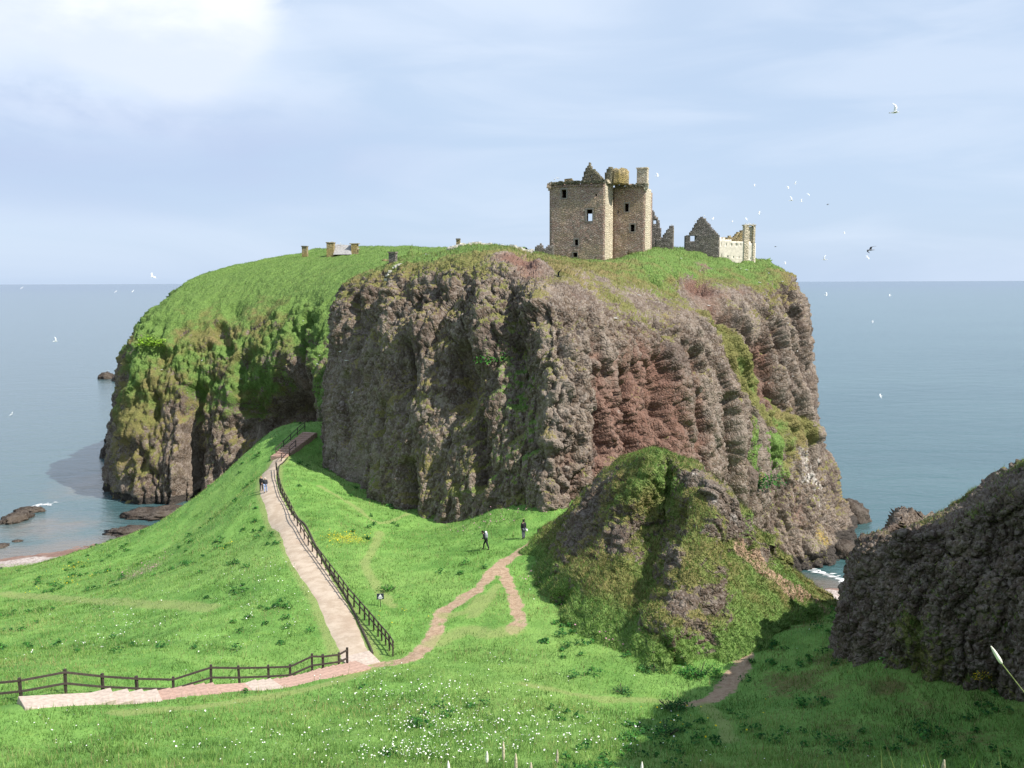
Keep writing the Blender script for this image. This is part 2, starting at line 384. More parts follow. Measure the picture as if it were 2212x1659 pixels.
M_SLATE = simple('grey_slate_roof', (0.30, 0.29, 0.285), scale=3.0)
M_TIMBER = simple('dark_timber', (0.058, 0.046, 0.039), scale=9.0, rough=0.7)
def path_material():
    m, t, b, co, _ = new_mat('gravel_path')
    n = t.noise(co, 0.9, 6, 0.65); f = t.noise(co, 9.0, 5, 0.7); big = t.noise(co, 0.22, 4, 0.5)
    c = t.mix(t.ss(n, 0.35, 0.65), (0.345, 0.27, 0.20), (0.445, 0.365, 0.285))
    c = t.mix(t.math('MULTIPLY', t.ss(big, 0.55, 0.7), 0.45), c, (0.30, 0.21, 0.15))
    c = t.mix(t.math('MULTIPLY', t.ss(f, 0.5, 0.72), 0.35), c, (0.50, 0.42, 0.35)); c = t.mix(t.math('MULTIPLY', t.ss(t.noise(co, 2.6, 6, 0.7), 0.52, 0.70), 0.45), c, (0.27, 0.205, 0.16))
    t.put(b, 'Base Color', c); t.put(b, 'Normal', t.bump(f, 0.4, 0.03))
    return m
M_PATH = path_material()
M_STEP_P = simple('pink_stone_step', (0.37, 0.245, 0.195), scale=4.0, var=0.2); M_STEP_W = simple('pale_concrete_step', (0.42, 0.345, 0.29), scale=4.0, var=0.18)

# ------------------------------------------------------------------ terrain height field
FENCE_L = [(47, 1516), (142, 1500), (223, 1506), (297, 1508), (375, 1508), (456, 1485), (518, 1484), (581, 1480), (627, 1476), (674, 1457), (698, 1450), (732, 1445), (750, 1439)]
FENCE_LH = [50, 52, 49, 46, 44, 47, 45, 42, 39.5, 43, 35, 34, 38.5]
def fl_d(u): return 41.6+(u-47)/703.0*10.6
C = []   # (x, y, z)
def cp(*pts):
    for p in pts: C.append(P(*p))
def cw(*pts):
    for p in pts: C.append(np.array(p, float))
for u, v in FENCE_L: cp((u, v, fl_d(u)))
STAIR = [(45, 1524, 40.2), (200, 1514, 42.2), (400, 1501, 44.6), (550, 1489, 46.8), (680, 1466, 49.4), (785, 1440, 52.2)]
cp(*STAIR)
PATHC = [(770, 1425, 53.4, 0.95), (757, 1390, 56.0, 0.95), (716, 1300, 63.6, 1.05), (655, 1200, 75.0, 1.25), (627, 1140, 84.0, 1.25), (594, 1090, 93.0, 1.1), (580, 1050, 101.0, 1.0), (584, 1012, 110.5, 1.0), (603, 990, 116.0, 1.0)]
cp(*[p[:3] for p in PATHC])
cp((900, 1420, 53.5), (950, 1350, 59.3), (1060, 1240, 69.5), (1140, 1180, 76.0), (1180, 1150, 80.0), (1120, 1290, 63.8), (1000, 1300, 63.5), (850, 1240, 70.5), (800, 1180, 79.0), (760, 1120, 88.5), (700, 1060, 101), (660, 1010, 112.0),
   (870, 1120, 92.0), (960, 1140, 89.5), (1080, 1095, 88), (1190, 1095, 85), (1250, 1068, 89), (1050, 1150, 82.5), (900, 1180, 80.5), (800, 1300, 63.8), (760, 1080, 100), (820, 1150, 85))
cp((640, 960, 121), (665, 930, 125), (650, 915, 130), (690, 1000, 119))
# left slope
cp((0, 1350, 71), (250, 1370, 63.5), (600, 1370, 58.5), (480, 1400, 56), (500, 1250, 72), (300, 1250, 86), (550, 1150, 88), (400, 1170, 106), (120, 1300, 84), (0, 1290, 92), (200, 1220, 105), (450, 1310, 65.5), (480, 1100, 110), (540, 1050, 113), (100, 1420, 54), (350, 1440, 50.5), (0, 1450, 47.5))
EDGE = [(600, 930, 133), (520, 1000, 131), (430, 1082, 129), (330, 1142, 128), (230, 1178, 128), (100, 1213, 126), (0, 1237, 124)]
cp(*EDGE)
cw((-56, 145, 0.4), (-66, 138, 1.5), (-69.6, 147, 0.1), (-62, 149, 0.0), (-42, 146, 6), (-34, 146, 12), (-28, 150, 16), (-60, 165, -4), (-90, 165, -5), (-112, 150, -5), (-46, 160, -3), (-20, 160, 10),
   (-80, 132, 1.7), (-82, 141.5, 0.0), (-80, 155, -1.4), (-68, 158, -1.4), (-95, 128, 0.5), (-100, 138, -0.6), (-110, 120, 1.5), (-72, 132.5, 1.9))
cw((-60, 30, 29), (-75, 44, 22), (-85, 62, 15), (-98, 90, 6), (-110, 60, 13), (-110, 90, 4), (-110, 20, 28))
# foreground hillside
cp((0, 1659, 33.5), (400, 1659, 33), (800, 1659, 33), (1106, 1659, 33), (600, 1560, 41), (900, 1540, 43), (1200, 1545, 43.6), (1300, 1510, 46.8), (1106, 1480, 48.2), (950, 1450, 50.8), (0, 1590, 37.2), (300, 1562, 40), (1200, 1430, 52.5), (1010, 1400, 55))
cw(*[(x, 15, 34.2) for x in (-50, -25, 0, 20, 40)], *[(x, 25, 28.9) for x in (-45, -20, 0)], *[(x, 1, 43.0) for x in (-60, -30, -8, 0, 8, 30, 60)], *[(x, -12, 44.5) for x in (-110, -60, 0, 60, 75)])
# ground round the foot of the knoll (the knoll is a loft of its own)
cp((1140, 1190, 76), (1180, 1275, 66.8), (1230, 1355, 58.3), (1320, 1405, 54.3), (1410, 1435, 51.8), (1540, 1425, 52.4), (1650, 1393, 54), (1740, 1345, 60.0), (1810, 1308, 65.5), (1590, 1450, 50.6), (1490, 1522, 45.8))
cw((9, 68, 21.2), (13, 64, 21), (17, 62, 20.6), (20, 66, 19.5), (13, 72, 20.5), (22, 72, 17.5))
cw((9, 82, 22), (20, 88, 18), (28, 92, 13), (34, 84, 12), (40, 76, 12), (48, 70, 12), (40, 100, 5), (43, 117, 1.6), (52, 122, 0.3), (40, 127, 0.4), (60, 108, -2), (55, 90, 4), (72, 80, 2), (72, 130, -6), (52, 136, -3), (30, 112, 8))
cw((60, 50, 20), (60, 30, 29), (72, 50, 15))
# shoulder under the near rock
cp((1700, 1400, 52.5), (1780, 1345, 56), (1790, 1410, 50.8), (1650, 1480, 47.6), (1700, 1500, 45.3), (1600, 1560, 42), (1800, 1520, 42.5), (1800, 1600, 37.8), (2000, 1500, 41), (2000, 1600, 36.2), (2200, 1600, 34.5), (2200, 1659, 32.2), (1500, 1600, 39), (1500, 1659, 34), (1800, 1659, 33), (1900, 1440, 44.5), (2100, 1500, 40))
C = np.array(C)
def _tps_fit(pts, lam=0.02):
    n = len(pts); xy = pts[:, :2]/50.0
    r2 = ((xy[:, None]-xy[None])**2).sum(-1); K = 0.5*r2*np.log(r2+1e-12)
    A = np.zeros((n+3, n+3)); A[:n, :n] = K+lam*1e-3*np.eye(n); A[:n, n] = 1; A[:n, n+1:] = xy; A[n, :n] = 1; A[n+1:, :n] = xy.T
    s = np.linalg.solve(A, np.r_[pts[:, 2], 0, 0, 0]); return xy, s
_xy, _s = _tps_fit(C)
def _tps(x, y):
    q = np.c_[x, y]/50.0; out = np.empty(len(q)); n = len(_xy)
    for i in range(0, len(q), 20000):
        qq = q[i:i+20000]; r2 = ((qq[:, None]-_xy[None])**2).sum(-1)
        out[i:i+20000] = (0.5*r2*np.log(r2+1e-12)) @ _s[:n]+_s[n]+qq @ _s[n+1:]
    return out
GX0, GX1, GY0, GY1, GS = -112.0, 74.0, -12.0, 168.0, 0.3
gx = np.arange(GX0, GX1+GS/2, GS); gy = np.arange(GY0, GY1+GS/2, GS); NX, NY = len(gx), len(gy)
XX, YY = np.meshgrid(gx, gy, indexing='ij'); fx, fy = XX.ravel(), YY.ravel()
Z0 = _tps(fx, fy).reshape(NX, NY)
gzx, gzy = np.gradient(Z0, GS)
SLOPE = np.hypot(gzx, gzy)
p2 = np.c_[fx, fy, np.zeros_like(fx)]
def polydist(x, y, pl, ws=None):
    best = np.full(len(x), 1e9); wb = np.ones(len(x))
    for k in range(len(pl)-1):
        a = np.array(pl[k][:2]); b = np.array(pl[k+1][:2]); d = b-a; L = (d*d).sum()
        t = np.clip(((x-a[0])*d[0]+(y-a[1])*d[1])/L, 0, 1)
        dd = np.hypot(x-a[0]-t*d[0], y-a[1]-t*d[1])
        if ws is not None:
            ww = ws[k]+(ws[k+1]-ws[k])*t; wb = np.where(dd < best, ww, wb)
        best = np.minimum(best, dd)
    return best/wb if ws is not None else best
path_xy = [P(*p[:3]) for p in PATHC]; stair_xy = [P(*p) for p in STAIR]
dpath = polydist(fx, fy, path_xy); dst = polydist(fx, fy, stair_xy)
calm = sst(np.minimum(dpath, dst), 1.2, 3.0)
KN = sst(SLOPE.ravel(), 0.55, 1.1)*(fy > 48)*(fx > 0)*(fy < 84)
z = Z0.ravel()
z = z+calm*(0.30*fbm(p2, 7.0, 4)+0.10*fbm(p2, 1.6, 3))*(1-0.5*(fy < 30))
z = z+KN*(0.75*fbm(p2, 4.0, 5, 0.6, True)+0.22*fbm(p2, 0.9, 3))
hump = fbm(p2+50, 2.6, 2)
z = z+calm*0.20*np.maximum(hump, 0)+calm*0.07*fbm(p2+90, 0.9, 2)
Z = z.reshape(NX, NY)
def hz_(x, y):
    x = np.atleast_1d(np.asarray(x, float)); y = np.atleast_1d(np.asarray(y, float))
    a = np.clip((x-GX0)/GS, 0, NX-1.001); b = np.clip((y-GY0)/GS, 0, NY-1.001); i = a.astype(int); j = b.astype(int); a = a-i; b = b-j
    return Z[i, j]*(1-a)*(1-b)+Z[i+1, j]*a*(1-b)+Z[i, j+1]*(1-a)*b+Z[i+1, j+1]*a*b
def hit(u, v, d0=28.0, d1=150.0):
    d = np.arange(d0, d1, 0.05); r = ray([u], [v])[0]
    zz = CAM_Z+r[2]*d; t = hz_(r[0]*d, d); k = np.argmax(zz <= t)
    if zz[k] > t[k]: k = len(d)-1
    return np.array([r[0]*d[k], d[k], t[k]])
def hits(pl, **k): return [hit(u, v, **k) for u, v in pl]
TR = [([(815, 1437), (870, 1428), (905, 1410), (940, 1370), (952, 1330), (990, 1300), (1030, 1275), (1060, 1240), (1090, 1213), (1140, 1182), (1165, 1160), (1190, 1142)], 0.85),
      ([(1085, 1230), (1100, 1265), (1112, 1300), (1122, 1340), (1108, 1362)], 0.8),
      ([(1810, 1305), (1780, 1290), (1740, 1270), (1690, 1235), (1640, 1195)], 0.8),
      ([(1645, 1370), (1610, 1400), (1605, 1430), (1590, 1455), (1565, 1490), (1530, 1512), (1490, 1522)], 0.95),
      ([(1600, 1400), (1640, 1380), (1648, 1350)], 0.5)]
WORN = [([(1075, 1265), (1050, 1300), (1020, 1330)], 0.5), ([(1490, 1522), (1400, 1512), (1300, 1510), (1200, 1492), (1130, 1478)], 0.4), ([(100, 1290), (200, 1298), (300, 1303), (380, 1308), (460, 1312)], 0.9), ([(0, 1283), (100, 1290)], 1.0),
        ([(822, 1150), (805, 1190), (790, 1225), (830, 1290), (850, 1310)], 0.5), ([(940, 1390), (1010, 1360), (1060, 1370), (1110, 1360)], .8), ([(960, 1330), (1010, 1320), (1040, 1290)], .6), ([(690, 1050), (760, 1090), (820, 1130), (880, 1110)], 0.4),
        ([(800, 1445), (700, 1480), (560, 1508), (400, 1530), (250, 1540)], 0.5), ([(1520, 1520), (1560, 1560), (1570, 1600)], 0.5)]
dirt = np.zeros(len(fx)); worn = np.zeros(len(fx))
wobb = 1+0.75*fbm(p2, 2.2, 4)
def smooth(pl):
    A = np.array(pl, float); return catmull(A, np.linspace(0, len(A)-1, (len(A)-1)*5+1))
for pl, wd in TR: dirt = np.maximum(dirt, 1.15*(1-sst(polydist(fx, fy, hits(smooth(pl)))/(0.68*wd*wobb), 0.45, 1.5)))
for pl, wd in WORN: worn = np.maximum(worn, 0.8*(1-sst(polydist(fx, fy, hits(smooth(pl)))/(wd*wobb), 0.3, 1.8)))
worn = np.maximum(worn, 0.8*(1-sst(dpath, 1.2, 2.2)))
dirt = dirt*(0.90+0.75*fbm(p2+60, 1.2, 4)); pink = np.zeros(len(fx)); yell = np.zeros(len(fx))
def spot(arr, u, v, rx, ry, amp):
    h = hit(u, v); np.maximum(arr, amp*np.exp(-((fx-h[0])/rx)**2-((fy-h[1])/ry)**2), out=arr)
spot(pink, 300, 1238, 5, 4, 0.75); spot(pink, 1090, 1120, 8, 3, 0.5); spot(pink, 1180, 1240, 3, 2, .35); spot(pink, 1270, 1330, 4, 2, .35)
spot(yell, 750, 1163, 3.4, 2.4, 0.72); spot(yell, 170, 1222, 4, 3, .55); spot(yell, 160, 1255, 5, 2, .5)
steep = sst(SLOPE.ravel(), 0.42, 0.95)*0.95*(fy > 40)*(fx > -5)
steep = np.maximum(steep, 0.62*(0.55+1.1*fbm(p2, 3.5, 4))*(sst(fx, 10, 14)*sst(fy, 30, 34)*(1-sst(fy, 56, 60)))*sst(SLOPE.ravel(), .10, .35))
gz2x, gz2y = np.gradient(Z, GS); SL2 = np.hypot(gz2x, gz2y).ravel()
rockm = sst(SL2, 1.0, 2.1)*0.62*(fy > 44)+0.20*KN
wetg = 1-sst(fy*0+Z.ravel(), 0.15, 0.75)
GF = grid_faces(NX, NY); GV = np.c_[fx, fy, Z.ravel()]
beach_v = (Z.ravel() < 2.3+0.5*fbm(p2, 5.0, 2)) & (fy > 95)
fb = beach_v[GF].all(1)
gat = {'dirt': dirt, 'worn': worn, 'pink': pink, 'yellow': yell, 'steep': steep, 'rock': rockm, 'wet': wetg}
def sub(name, F, mat, names):
    used = np.unique(F); mp = np.full(len(GV), -1); mp[used] = np.arange(len(used))
    return tagp(mesh_np(name, GV[used], mp[F], mat, None, True, {k: gat[k][used] for k in names}), kind='structure')
sub('ground', GF[~fb], M_GROUND, ['dirt', 'worn', 'pink', 'yellow', 'steep', 'rock'])
sub('beach', GF[fb], M_BEACH, ['wet'])

# ------------------------------------------------------------------ sea
def make_sea():
    xs = np.r_[-60000, -20000, -6000, -2000, -700, -300, np.arange(-160, 100, 4.0), 160, 300, 700, 2000, 6000, 20000, 60000]
    ys = np.r_[-3000, -600, -100, 40, np.arange(90, 260, 4.0), 320, 450, 700, 1200, 2500, 6000, 15000, 35000, 70000]
    X, Y = np.meshgrid(xs, ys, indexing='ij'); V = np.c_[X.ravel(), Y.ravel(), np.zeros(X.size)]
    h = hz_(V[:, 0], V[:, 1]); ins = (V[:, 0] > GX0) & (V[:, 0] < GX1) & (V[:, 1] < GY1)
    sh = np.where(ins, np.clip(1+h/2.2, 0, 1), 0)
    sh = np.maximum(sh, 0.75*np.exp(-((V[:, 0]+92)/16)**2-((V[:, 1]-196)/22)**2)); sh = np.maximum(sh, 0.8*np.exp(-((V[:, 0]+86)/14)**2-((V[:, 1]-160)/12)**2))
    tagp(mesh_np('sea', V, grid_faces(len(xs), len(ys)), M_SEA, None, True, {'shallow': sh}), kind='structure')
make_sea()

# ------------------------------------------------------------------ cliffs: lofts through control columns
def tseq(counts):
    out = []
    for k, c in enumerate(counts): out.append(k+np.arange(c)/c)
    return np.r_[np.concatenate(out), len(counts)]
def loft(cols, cu, cv):
    A = np.array(cols, float)                                      # [C, L, 7]: x y z grass red lush pale
    B = catmull(A, tseq(cu)); B = np.swapaxes(catmull(np.swapaxes(B, 0, 1), tseq(cv)), 0, 1)
    return B
def gnormals(G):
    du = np.gradient(G, axis=0); dv = np.gradient(G, axis=1); n = np.cross(du, dv); n /= np.linalg.norm(n, axis=2, keepdims=True)+1e-9
    return n
def col7(pts, g, r=None, l=None, pale=None, k=1.0, upto=99):
    pts = [(u, v, pts[0][2]+(d-pts[0][2])*(k if i <= upto else 1.0)) for i, (u, v, d) in enumerate(pts)]
    r = r if r is not None else [0]*len(pts); l = l if l is not None else [0]*len(pts); pale = pale if pale is not None else [0]*len(pts)
    return [[*P(*p), g[k], r[k], l[k], pale[k]] for k, p in enumerate(pts)]
def shift(colm, dx, dy, dz=0.0):
    return [[p[0]+dx, p[1]+dy, p[2]+dz, *p[3:]] for p in colm]
def cliff_patch(B, feats=(), flute=1.6, med=0.7, cob=0.22, cobs=0.9, gthick=0.25, seed=0.0, wetz=2.2, grooves=(), fsc=5.5, bias=0.30, frac=1.0):
    nu, nv = B.shape[:2]; G = B[..., :3]; n0 = gnormals(G); n0s = n0.reshape(-1, 3)
    p = G.reshape(-1, 3).copy(); att = B[..., 3:].reshape(-1, 4)
    steep_ = 1-0.82*sst(n0s[:, 2], 0.55, 0.88)
    gr = np.clip(att[:, 0], 0, 1)
    q = p+seed
    st = sst(fbm(q+0.35*np.c_[fbm(q, 4.0, 2), fbm(q+9, 4.0, 2), 0*q[:, 0]]*4, (fsc, fsc, fsc*5.5), 2, 0.45, True), -0.35, 0.75)-0.5-bias
    st2 = fbm(q+31, (2.6, 2.6, 9.0), 3, 0.55, True)
    ter = fbm(q+77, (9, 9, 3.0), 3, 0.5)
    disp = steep_*(flute*st+med*0.9*st2+med*0.22*ter)+med*(fbm(q+11, (2.0, 2.0, 3.4), 4, 0.58, True)-0.30)*(0.30*(1-steep_)+0.42*steep_)
    for pl, wd, dep in grooves:
        pl = np.array([P(*g_) for g_ in pl]); best = np.full(len(p), 1e9); wob_ = 1+0.35*fbm(q+21, 2.0, 2)
        for k_ in range(len(pl)-1):
            a_, d_ = pl[k_], pl[k_+1]-pl[k_]; t_ = np.clip(((p-a_)*d_).sum(1)/(d_*d_).sum(), 0, 1); best = np.minimum(best, np.linalg.norm(p-a_-t_[:, None]*d_, axis=1))
        disp -= dep*(1-sst(best/(wd*wob_), 0.45, 1.15))
    for c, rr, dep in feats:
        disp -= dep*np.exp(-(((p-c)/np.array(rr))**2).sum(1))
    # fracture blocks: every joint-bounded block stands a little proud of or behind its neighbours
    for bs, am, ck in (((2.3, 2.3, 11.0), 0.85, 0.55), ((1.0, 1.0, 3.6), 0.36, 0.24), ((0.55, 0.55, 1.1), 0.14, 0.06)):
        wq = (q+0.5*np.c_[fbm(q, 1.7, 2), fbm(q+5, 1.7, 2), fbm(q+8, 1.7, 2)])/np.array(bs); g1, g2, gi = worley(wq)
        disp += frac*steep_*(am*(_jit[gi][:, 0]-0.6)-ck*(1-sst(g2-g1, 0.02, 0.16)))
    p1 = p+n0s*disp[:, None]
    n1 = gnormals(p1.reshape(nu, nv, 3)).reshape(-1, 3)
    f1, f2, idn = worley((p1+seed)/np.array([cobs, cobs, cobs*0.75]))
    f1b, f2b, _ = worley((p1+seed+9)/(cobs*0.42))
    rocky = 1-gr*0.75
    d2 = cob*(np.clip(f2-f1, 0, .6)-0.2)*1.6+cob*0.6*(np.clip(f2b-f1b, 0, .6)-0.2)+0.22*fbm(q+3, 0.9, 4, 0.6, True)
    lo_ = fbm(p1+5, 1.8, 3); tuft = gthick*np.maximum(fbm(p1+13, 0.7, 3), -0.2)
    p2_ = p1+n1*(d2*rocky+tuft*gr)[:, None]
    # vegetation settles on the flatter parts and in damp gullies
    slope_g = sst(n1[:, 2], 0.30, 0.72)
    g = np.clip(gr*0.85+0.42*(slope_g-0.3)+0.42*fbm(p1+41, (4.5, 4.5, 3.0), 5, 0.6), 0, 1.2)
    red = np.clip(att[:, 1]-0.25*np.clip(disp, -1, 1.5), 0, 1.2)
    wet = 1-sst(p2_[:, 2]+0.8*fbm(p1, 3.0, 3), wetz*0.5, wetz)
    lich = np.zeros(len(p))
    return p2_, dict(grass=g, red=red, lush=att[:, 2], pale=att[:, 3], wet=wet, lichen=lich), n1

def join_patches(name, patches, mat):
    V = []; F = []; AT = {}; off = 0
    for B, (p, at, n1) in patches:
        V.append(p); F.append(grid_faces(*B.shape[:2])+off); off += len(p)
        for k, a in at.items(): AT.setdefault(k, []).append(a)
    V = np.concatenate(V); F = np.concatenate(F); AT = {k: np.concatenate(a) for k, a in AT.items()}
    o = tagp(mesh_np(name, V, F, mat, None, True, AT), kind='structure')
    return o, V, F, AT

# --- the main mass under the keep
gl = [.45, .25, .18, .18, .3, .75, .95, 1.0]; lu = [.5, .2, .1, .1, .2, .45, .7, .7]
B_cols = []
c1 = col7([(704, 1020, 118), (700, 900, 122), (712, 800, 124), (718, 710, 126), (727, 650, 128), (768, 603, 130), (850, 570, 134), (880, 558, 150)], [.4, .25, .2, .25, .4, .7, .95, 1], None, lu)
B_cols.append(shift(c1, 10, 34)); B_cols.append(shift(c1, 4, 14)); B_cols.append(c1)
B_cols.append(col7([(790, 1085, 104), (795, 950, 107), (800, 800, 111), (808, 700, 115), (822, 630, 118.5), (852, 575, 122), (880, 562, 128), (890, 554, 145)], [.5, .5, .45, .45, .5, .75, .95, 1], None, lu))
B_cols.append(col7([(870, 1125, 95.5), (880, 1000, 98), (880, 850, 102), (890, 720, 107), (902, 630, 112), (922, 574, 116), (940, 558, 122), (950, 550, 140)], [.5, .5, .48, .35, .35, .65, .95, 1], None, lu))
B_cols.append(col7([(960, 1140, 91.5), (970, 1000, 94), (980, 850, 98), (985, 700, 103), (990, 605, 108), (1002, 556, 113), (1015, 541, 120), (1022, 531, 142)], [.5, .5, .42, .42, .5, .75, .95, 1], None, lu))
B_cols.append(col7([(1080, 1100, 87.5), (1085, 950, 90), (1090, 800, 94), (1090, 680, 99), (1090, 595, 104), (1095, 552, 110), (1100, 540, 120), (1110, 538, 145)], [.6, .5, .55, .45, .25, .45, .85, 1], [0, 0, 0, 0, .1, .5, .3, 0], [.4, .5, .6, .3, .1, .3, .5, .5]))
B_cols.append(col7([(1150, 1095, 86.2), (1155, 980, 87.6), (1155, 850, 90.5), (1150, 740, 94), (1145, 650, 98.5), (1140, 600, 105), (1140, 565, 118), (1145, 546, 142)], [.7, .65, .6, .5, .3, .3, .6, .9], [0, 0, 0, 0, .2, .6, .7, 0], [.5, .6, .6, .4, .1, .1, .3, .5]))
B_cols.append(col7([(1190, 1098, 84.8), (1195, 980, 86), (1200, 850, 88), (1200, 740, 91), (1192, 650, 96), (1182, 612, 103), (1172, 572, 118), (1172, 550, 140)], [.35, .2, .25, .35, .35, .5, .6, .9], [.3, .3, .2, .1, .2, .4, .4, 0], [.2, .1, .2, .2, .1, .1, .2, .5]))
B_cols.append(col7([(1260, 1070, 89), (1260, 950, 90.2), (1260, 800, 93), (1255, 705, 96.5), (1242, 645, 102), (1242, 595, 115), (1250, 572, 132), (1252, 562, 144)], [.1, .05, .15, .25, .35, .75, .8, 1], [.9, .7, .4, .3, .3, .2, .2, 0], [0, 0, 0, 0, 0, .1, .25, .6]))
B_cols.append(col7([(1350, 1060, 98), (1350, 950, 99.3), (1355, 850, 101.5), (1350, 750, 104.5), (1340, 685, 110), (1332, 635, 120), (1330, 582, 134), (1335, 562, 144)], [.1, .0, .0, .1, .35, .8, .9, 1], [.8, .95, .9, .7, .3, .1, .1, 0], [0, 0, 0, 0, 0, .2, .4, .7]))
B_cols.append(col7([(1450, 1090, 107), (1450, 980, 108.5), (1450, 850, 111.5), (1450, 760, 115), (1445, 692, 121), (1432, 632, 132), (1416, 572, 140), (1408, 538, 156)], [.1, .0, .0, .15, .5, .8, .95, 1], [.8, .95, .9, .5, .2, .1, .1, 0], [0, 0, 0, 0, .1, .4, .7, .8]))
B_cols.append(col7([(1550, 1110, 118), (1550, 980, 119.5), (1545, 850, 123), (1550, 750, 128), (1545, 682, 133), (1530, 622, 142), (1510, 572, 155), (1500, 540, 172)], [.2, .1, .1, .35, .4, .35, .85, 1], [.3, .5, .4, .3, .3, .5, .3, 0], [0, 0, 0, .1, .1, .3, .7, .8]))
B_cols.append(col7([(1650, 1160, 131), (1650, 1000, 133), (1640, 850, 137), (1645, 750, 141), (1650, 682, 145), (1640, 625, 151), (1620, 583, 160), (1600, 562, 172)], [.4, .3, .15, .2, .35, .55, .85, 1], [.1, .3, .6, .5, .3, .2, .2, 0], [.2, .2, 0, 0, .1, .4, .7, .8]))
c12 = col7([(1765, 1130, 149), (1757, 930, 151), (1745, 820, 153), (1738, 720, 155), (1727, 652, 157), (1706, 607, 160), (1672, 577, 166), (1640, 562, 176)], [.3, .15, .1, .1, .25, .6, .9, 1], [.1] * 8, [.1, .1, 0, 0, .1, .3, .6, .7])
B_cols.append(c12); B_cols.append(shift(c12, 2, 16)); B_cols.append(shift(c12, -6, 45))
B_full = []
for c in B_cols:
    x, y, z0 = c[-1][:3]
    B_full.append(c+[[x*1.02, y+28, z0-0.3, 1, 0, .7, 0], [x*1.05, y+62, z0-1.5, 1, 0, .7, 0], [x*1.08, y+76, 20, .3, 0, .3, 0], [x*1.1, y+82, -3, 0, 0, 0, 0]])
B_full = [[[c[0][0], c[0][1], c[0][2]-5, *c[0][3:]]]+c for c in B_full]
B = loft(B_full, [12, 26, 60, 56, 56, 64, 50, 40, 50, 56, 60, 56, 56, 60, 20, 10], [8, 34, 36, 30, 26, 22, 22, 16, 8, 6, 6, 4])
bf = [(P(882, 1090, 95), (0.9, 4, 4.2), 3.6), (P(865, 800, 103), (1.3, 4, 4.5), 2.4), (P(1010, 830, 98), (2.6, 4, 3.2), 1.8), (P(1420, 860, 109), (4.6, 6, 7.5), 2.6), (P(1300, 900, 95), (2.2, 4, 4), 1.6),
      (P(1508, 616, 142), (2.2, 4, 1.7), 3.4), (P(1650, 780, 139), (4, 5, 5), 2.2), (P(1378, 880, 102), (0.9, 4, 7), 1.8), (P(1505, 900, 114), (0.8, 4, 7), 1.6), (P(1720, 780, 152), (1.2, 4, 2), 2.0), (P(1110, 565, 112), (3, 4, 1.4), 1.2), (P(1090, 640, 102), (2.0, 4, 3), 1.0)]
# standing buttresses are negative features
bf += [(P(1470, 800, 112), (1.6, 5, 8), -1.6), (P(1570, 900, 123), (1.7, 5, 8), -1.8), (P(1235, 850, 89), (1.4, 4, 9), -1.1), (P(920, 690, 108), (1.5, 5, 5), -1.5), (P(845, 650, 113), (1.3, 5, 5), -1.2), (P(1050, 700, 98.5), (2.0, 5, 6), -1.5), (P(1150, 640, 99), (1.5, 4, 3), -1.2), (P(1160, 570, 112), (1.2, 4, 2.5), -1.3)]
bg_ = [([(1372, 730, 106), (1378, 860, 102), (1394, 975, 101)], 1.17, 4.05), ([(1300, 890, 95), (1318, 980, 94.5)], 1.17, 2.43), ([(1474, 790, 113), (1482, 880, 111.5), (1492, 985, 110.5)], 0.81, 3.24), ([(1512, 830, 118), (1532, 970, 115)], 0.81, 2.70), ([(1562, 860, 124), (1578, 960, 122)], 0.72, 2.43),
       ([(1585, 700, 136), (1618, 760, 137), (1640, 830, 136)], 2.88, 3.51), ([(1650, 655, 147), (1668, 705, 143)], 0.99, 2.70), ([(1690, 640, 152), (1718, 790, 150)], 1.08, 2.97), ([(1630, 770, 136), (1662, 850, 138)], 1.08, 2.16), ([(1420, 800, 112), (1430, 960, 107)], 3.06, 1.62), ([(1228, 700, 95), (1236, 880, 88.5)], 0.63, 1.35), ([(1268, 760, 94), (1278, 920, 91)], 0.72, 1.76), ([(1342, 720, 107), (1346, 820, 103)], 0.81, 1.62),
       ([(866, 735, 106), (862, 800, 103), (872, 850, 101.5)], 1.4, 3.0), ([(880, 1010, 98), (885, 1110, 95.5)], 1.2, 4.5), ([(1000, 770, 100), (1012, 870, 97)], 2.2, 2.0), ([(905, 640, 111), (914, 700, 108)], .9, 1.6), ([(766, 640, 122), (772, 710, 118)], 1.3, 1.6), ([(1120, 700, 97), (1128, 860, 92)], 1.6, 1.5), ([(955, 620, 110), (962, 740, 104), (950, 830, 101)], 1.0, 1.5), ([(820, 880, 106), (830, 1000, 103)], 1.2, 1.4), ([(1040, 900, 93.5), (1046, 1040, 90)], 1.2, 1.4), ([(740, 820, 116), (748, 940, 112)], 1.3, 1.6)]
bg_ += [([(1402, 800, 107), (1410, 960, 104)], .5, 1.4), ([(1450, 790, 112), (1456, 900, 110)], .5, 1.5), ([(1282, 680, 98), (1290, 800, 95)], .6, 1.4), ([(1215, 760, 90.5), (1222, 1000, 87)], .5, 1.0), ([(1330, 820, 100), (1340, 960, 98)], .6, 1.5), ([(1420, 700, 116), (1424, 780, 113)], .8, 1.6), ([(1540, 720, 133), (1556, 800, 129)], .9, 1.8), ([(1606, 900, 131), (1616, 960, 130)], .8, 1.5)]
bg_ += [([(1528, 690, 132), (1596, 785, 131), (1672, 880, 135), (1740, 935, 148)], 1.6, -1.6), ([(1440, 720, 118), (1500, 760, 122)], .9, -1.1)]
BX_, BZ_ = B[..., 0].ravel(), B[..., 2].ravel(); lowleft = (1-sst(BX_, 1.5, 5.0))*(1-sst(BZ_, 33, 41))
PB = cliff_patch(B, bf, (2.3+1.6*sst(BX_, 6, 16))*(1-0.55*lowleft), 1.0-0.35*lowleft, 0.34, 0.85, grooves=bg_, frac=1.0-0.45*lowleft, bias=0.32+0.12*(1-sst(BX_, -14, -6)))
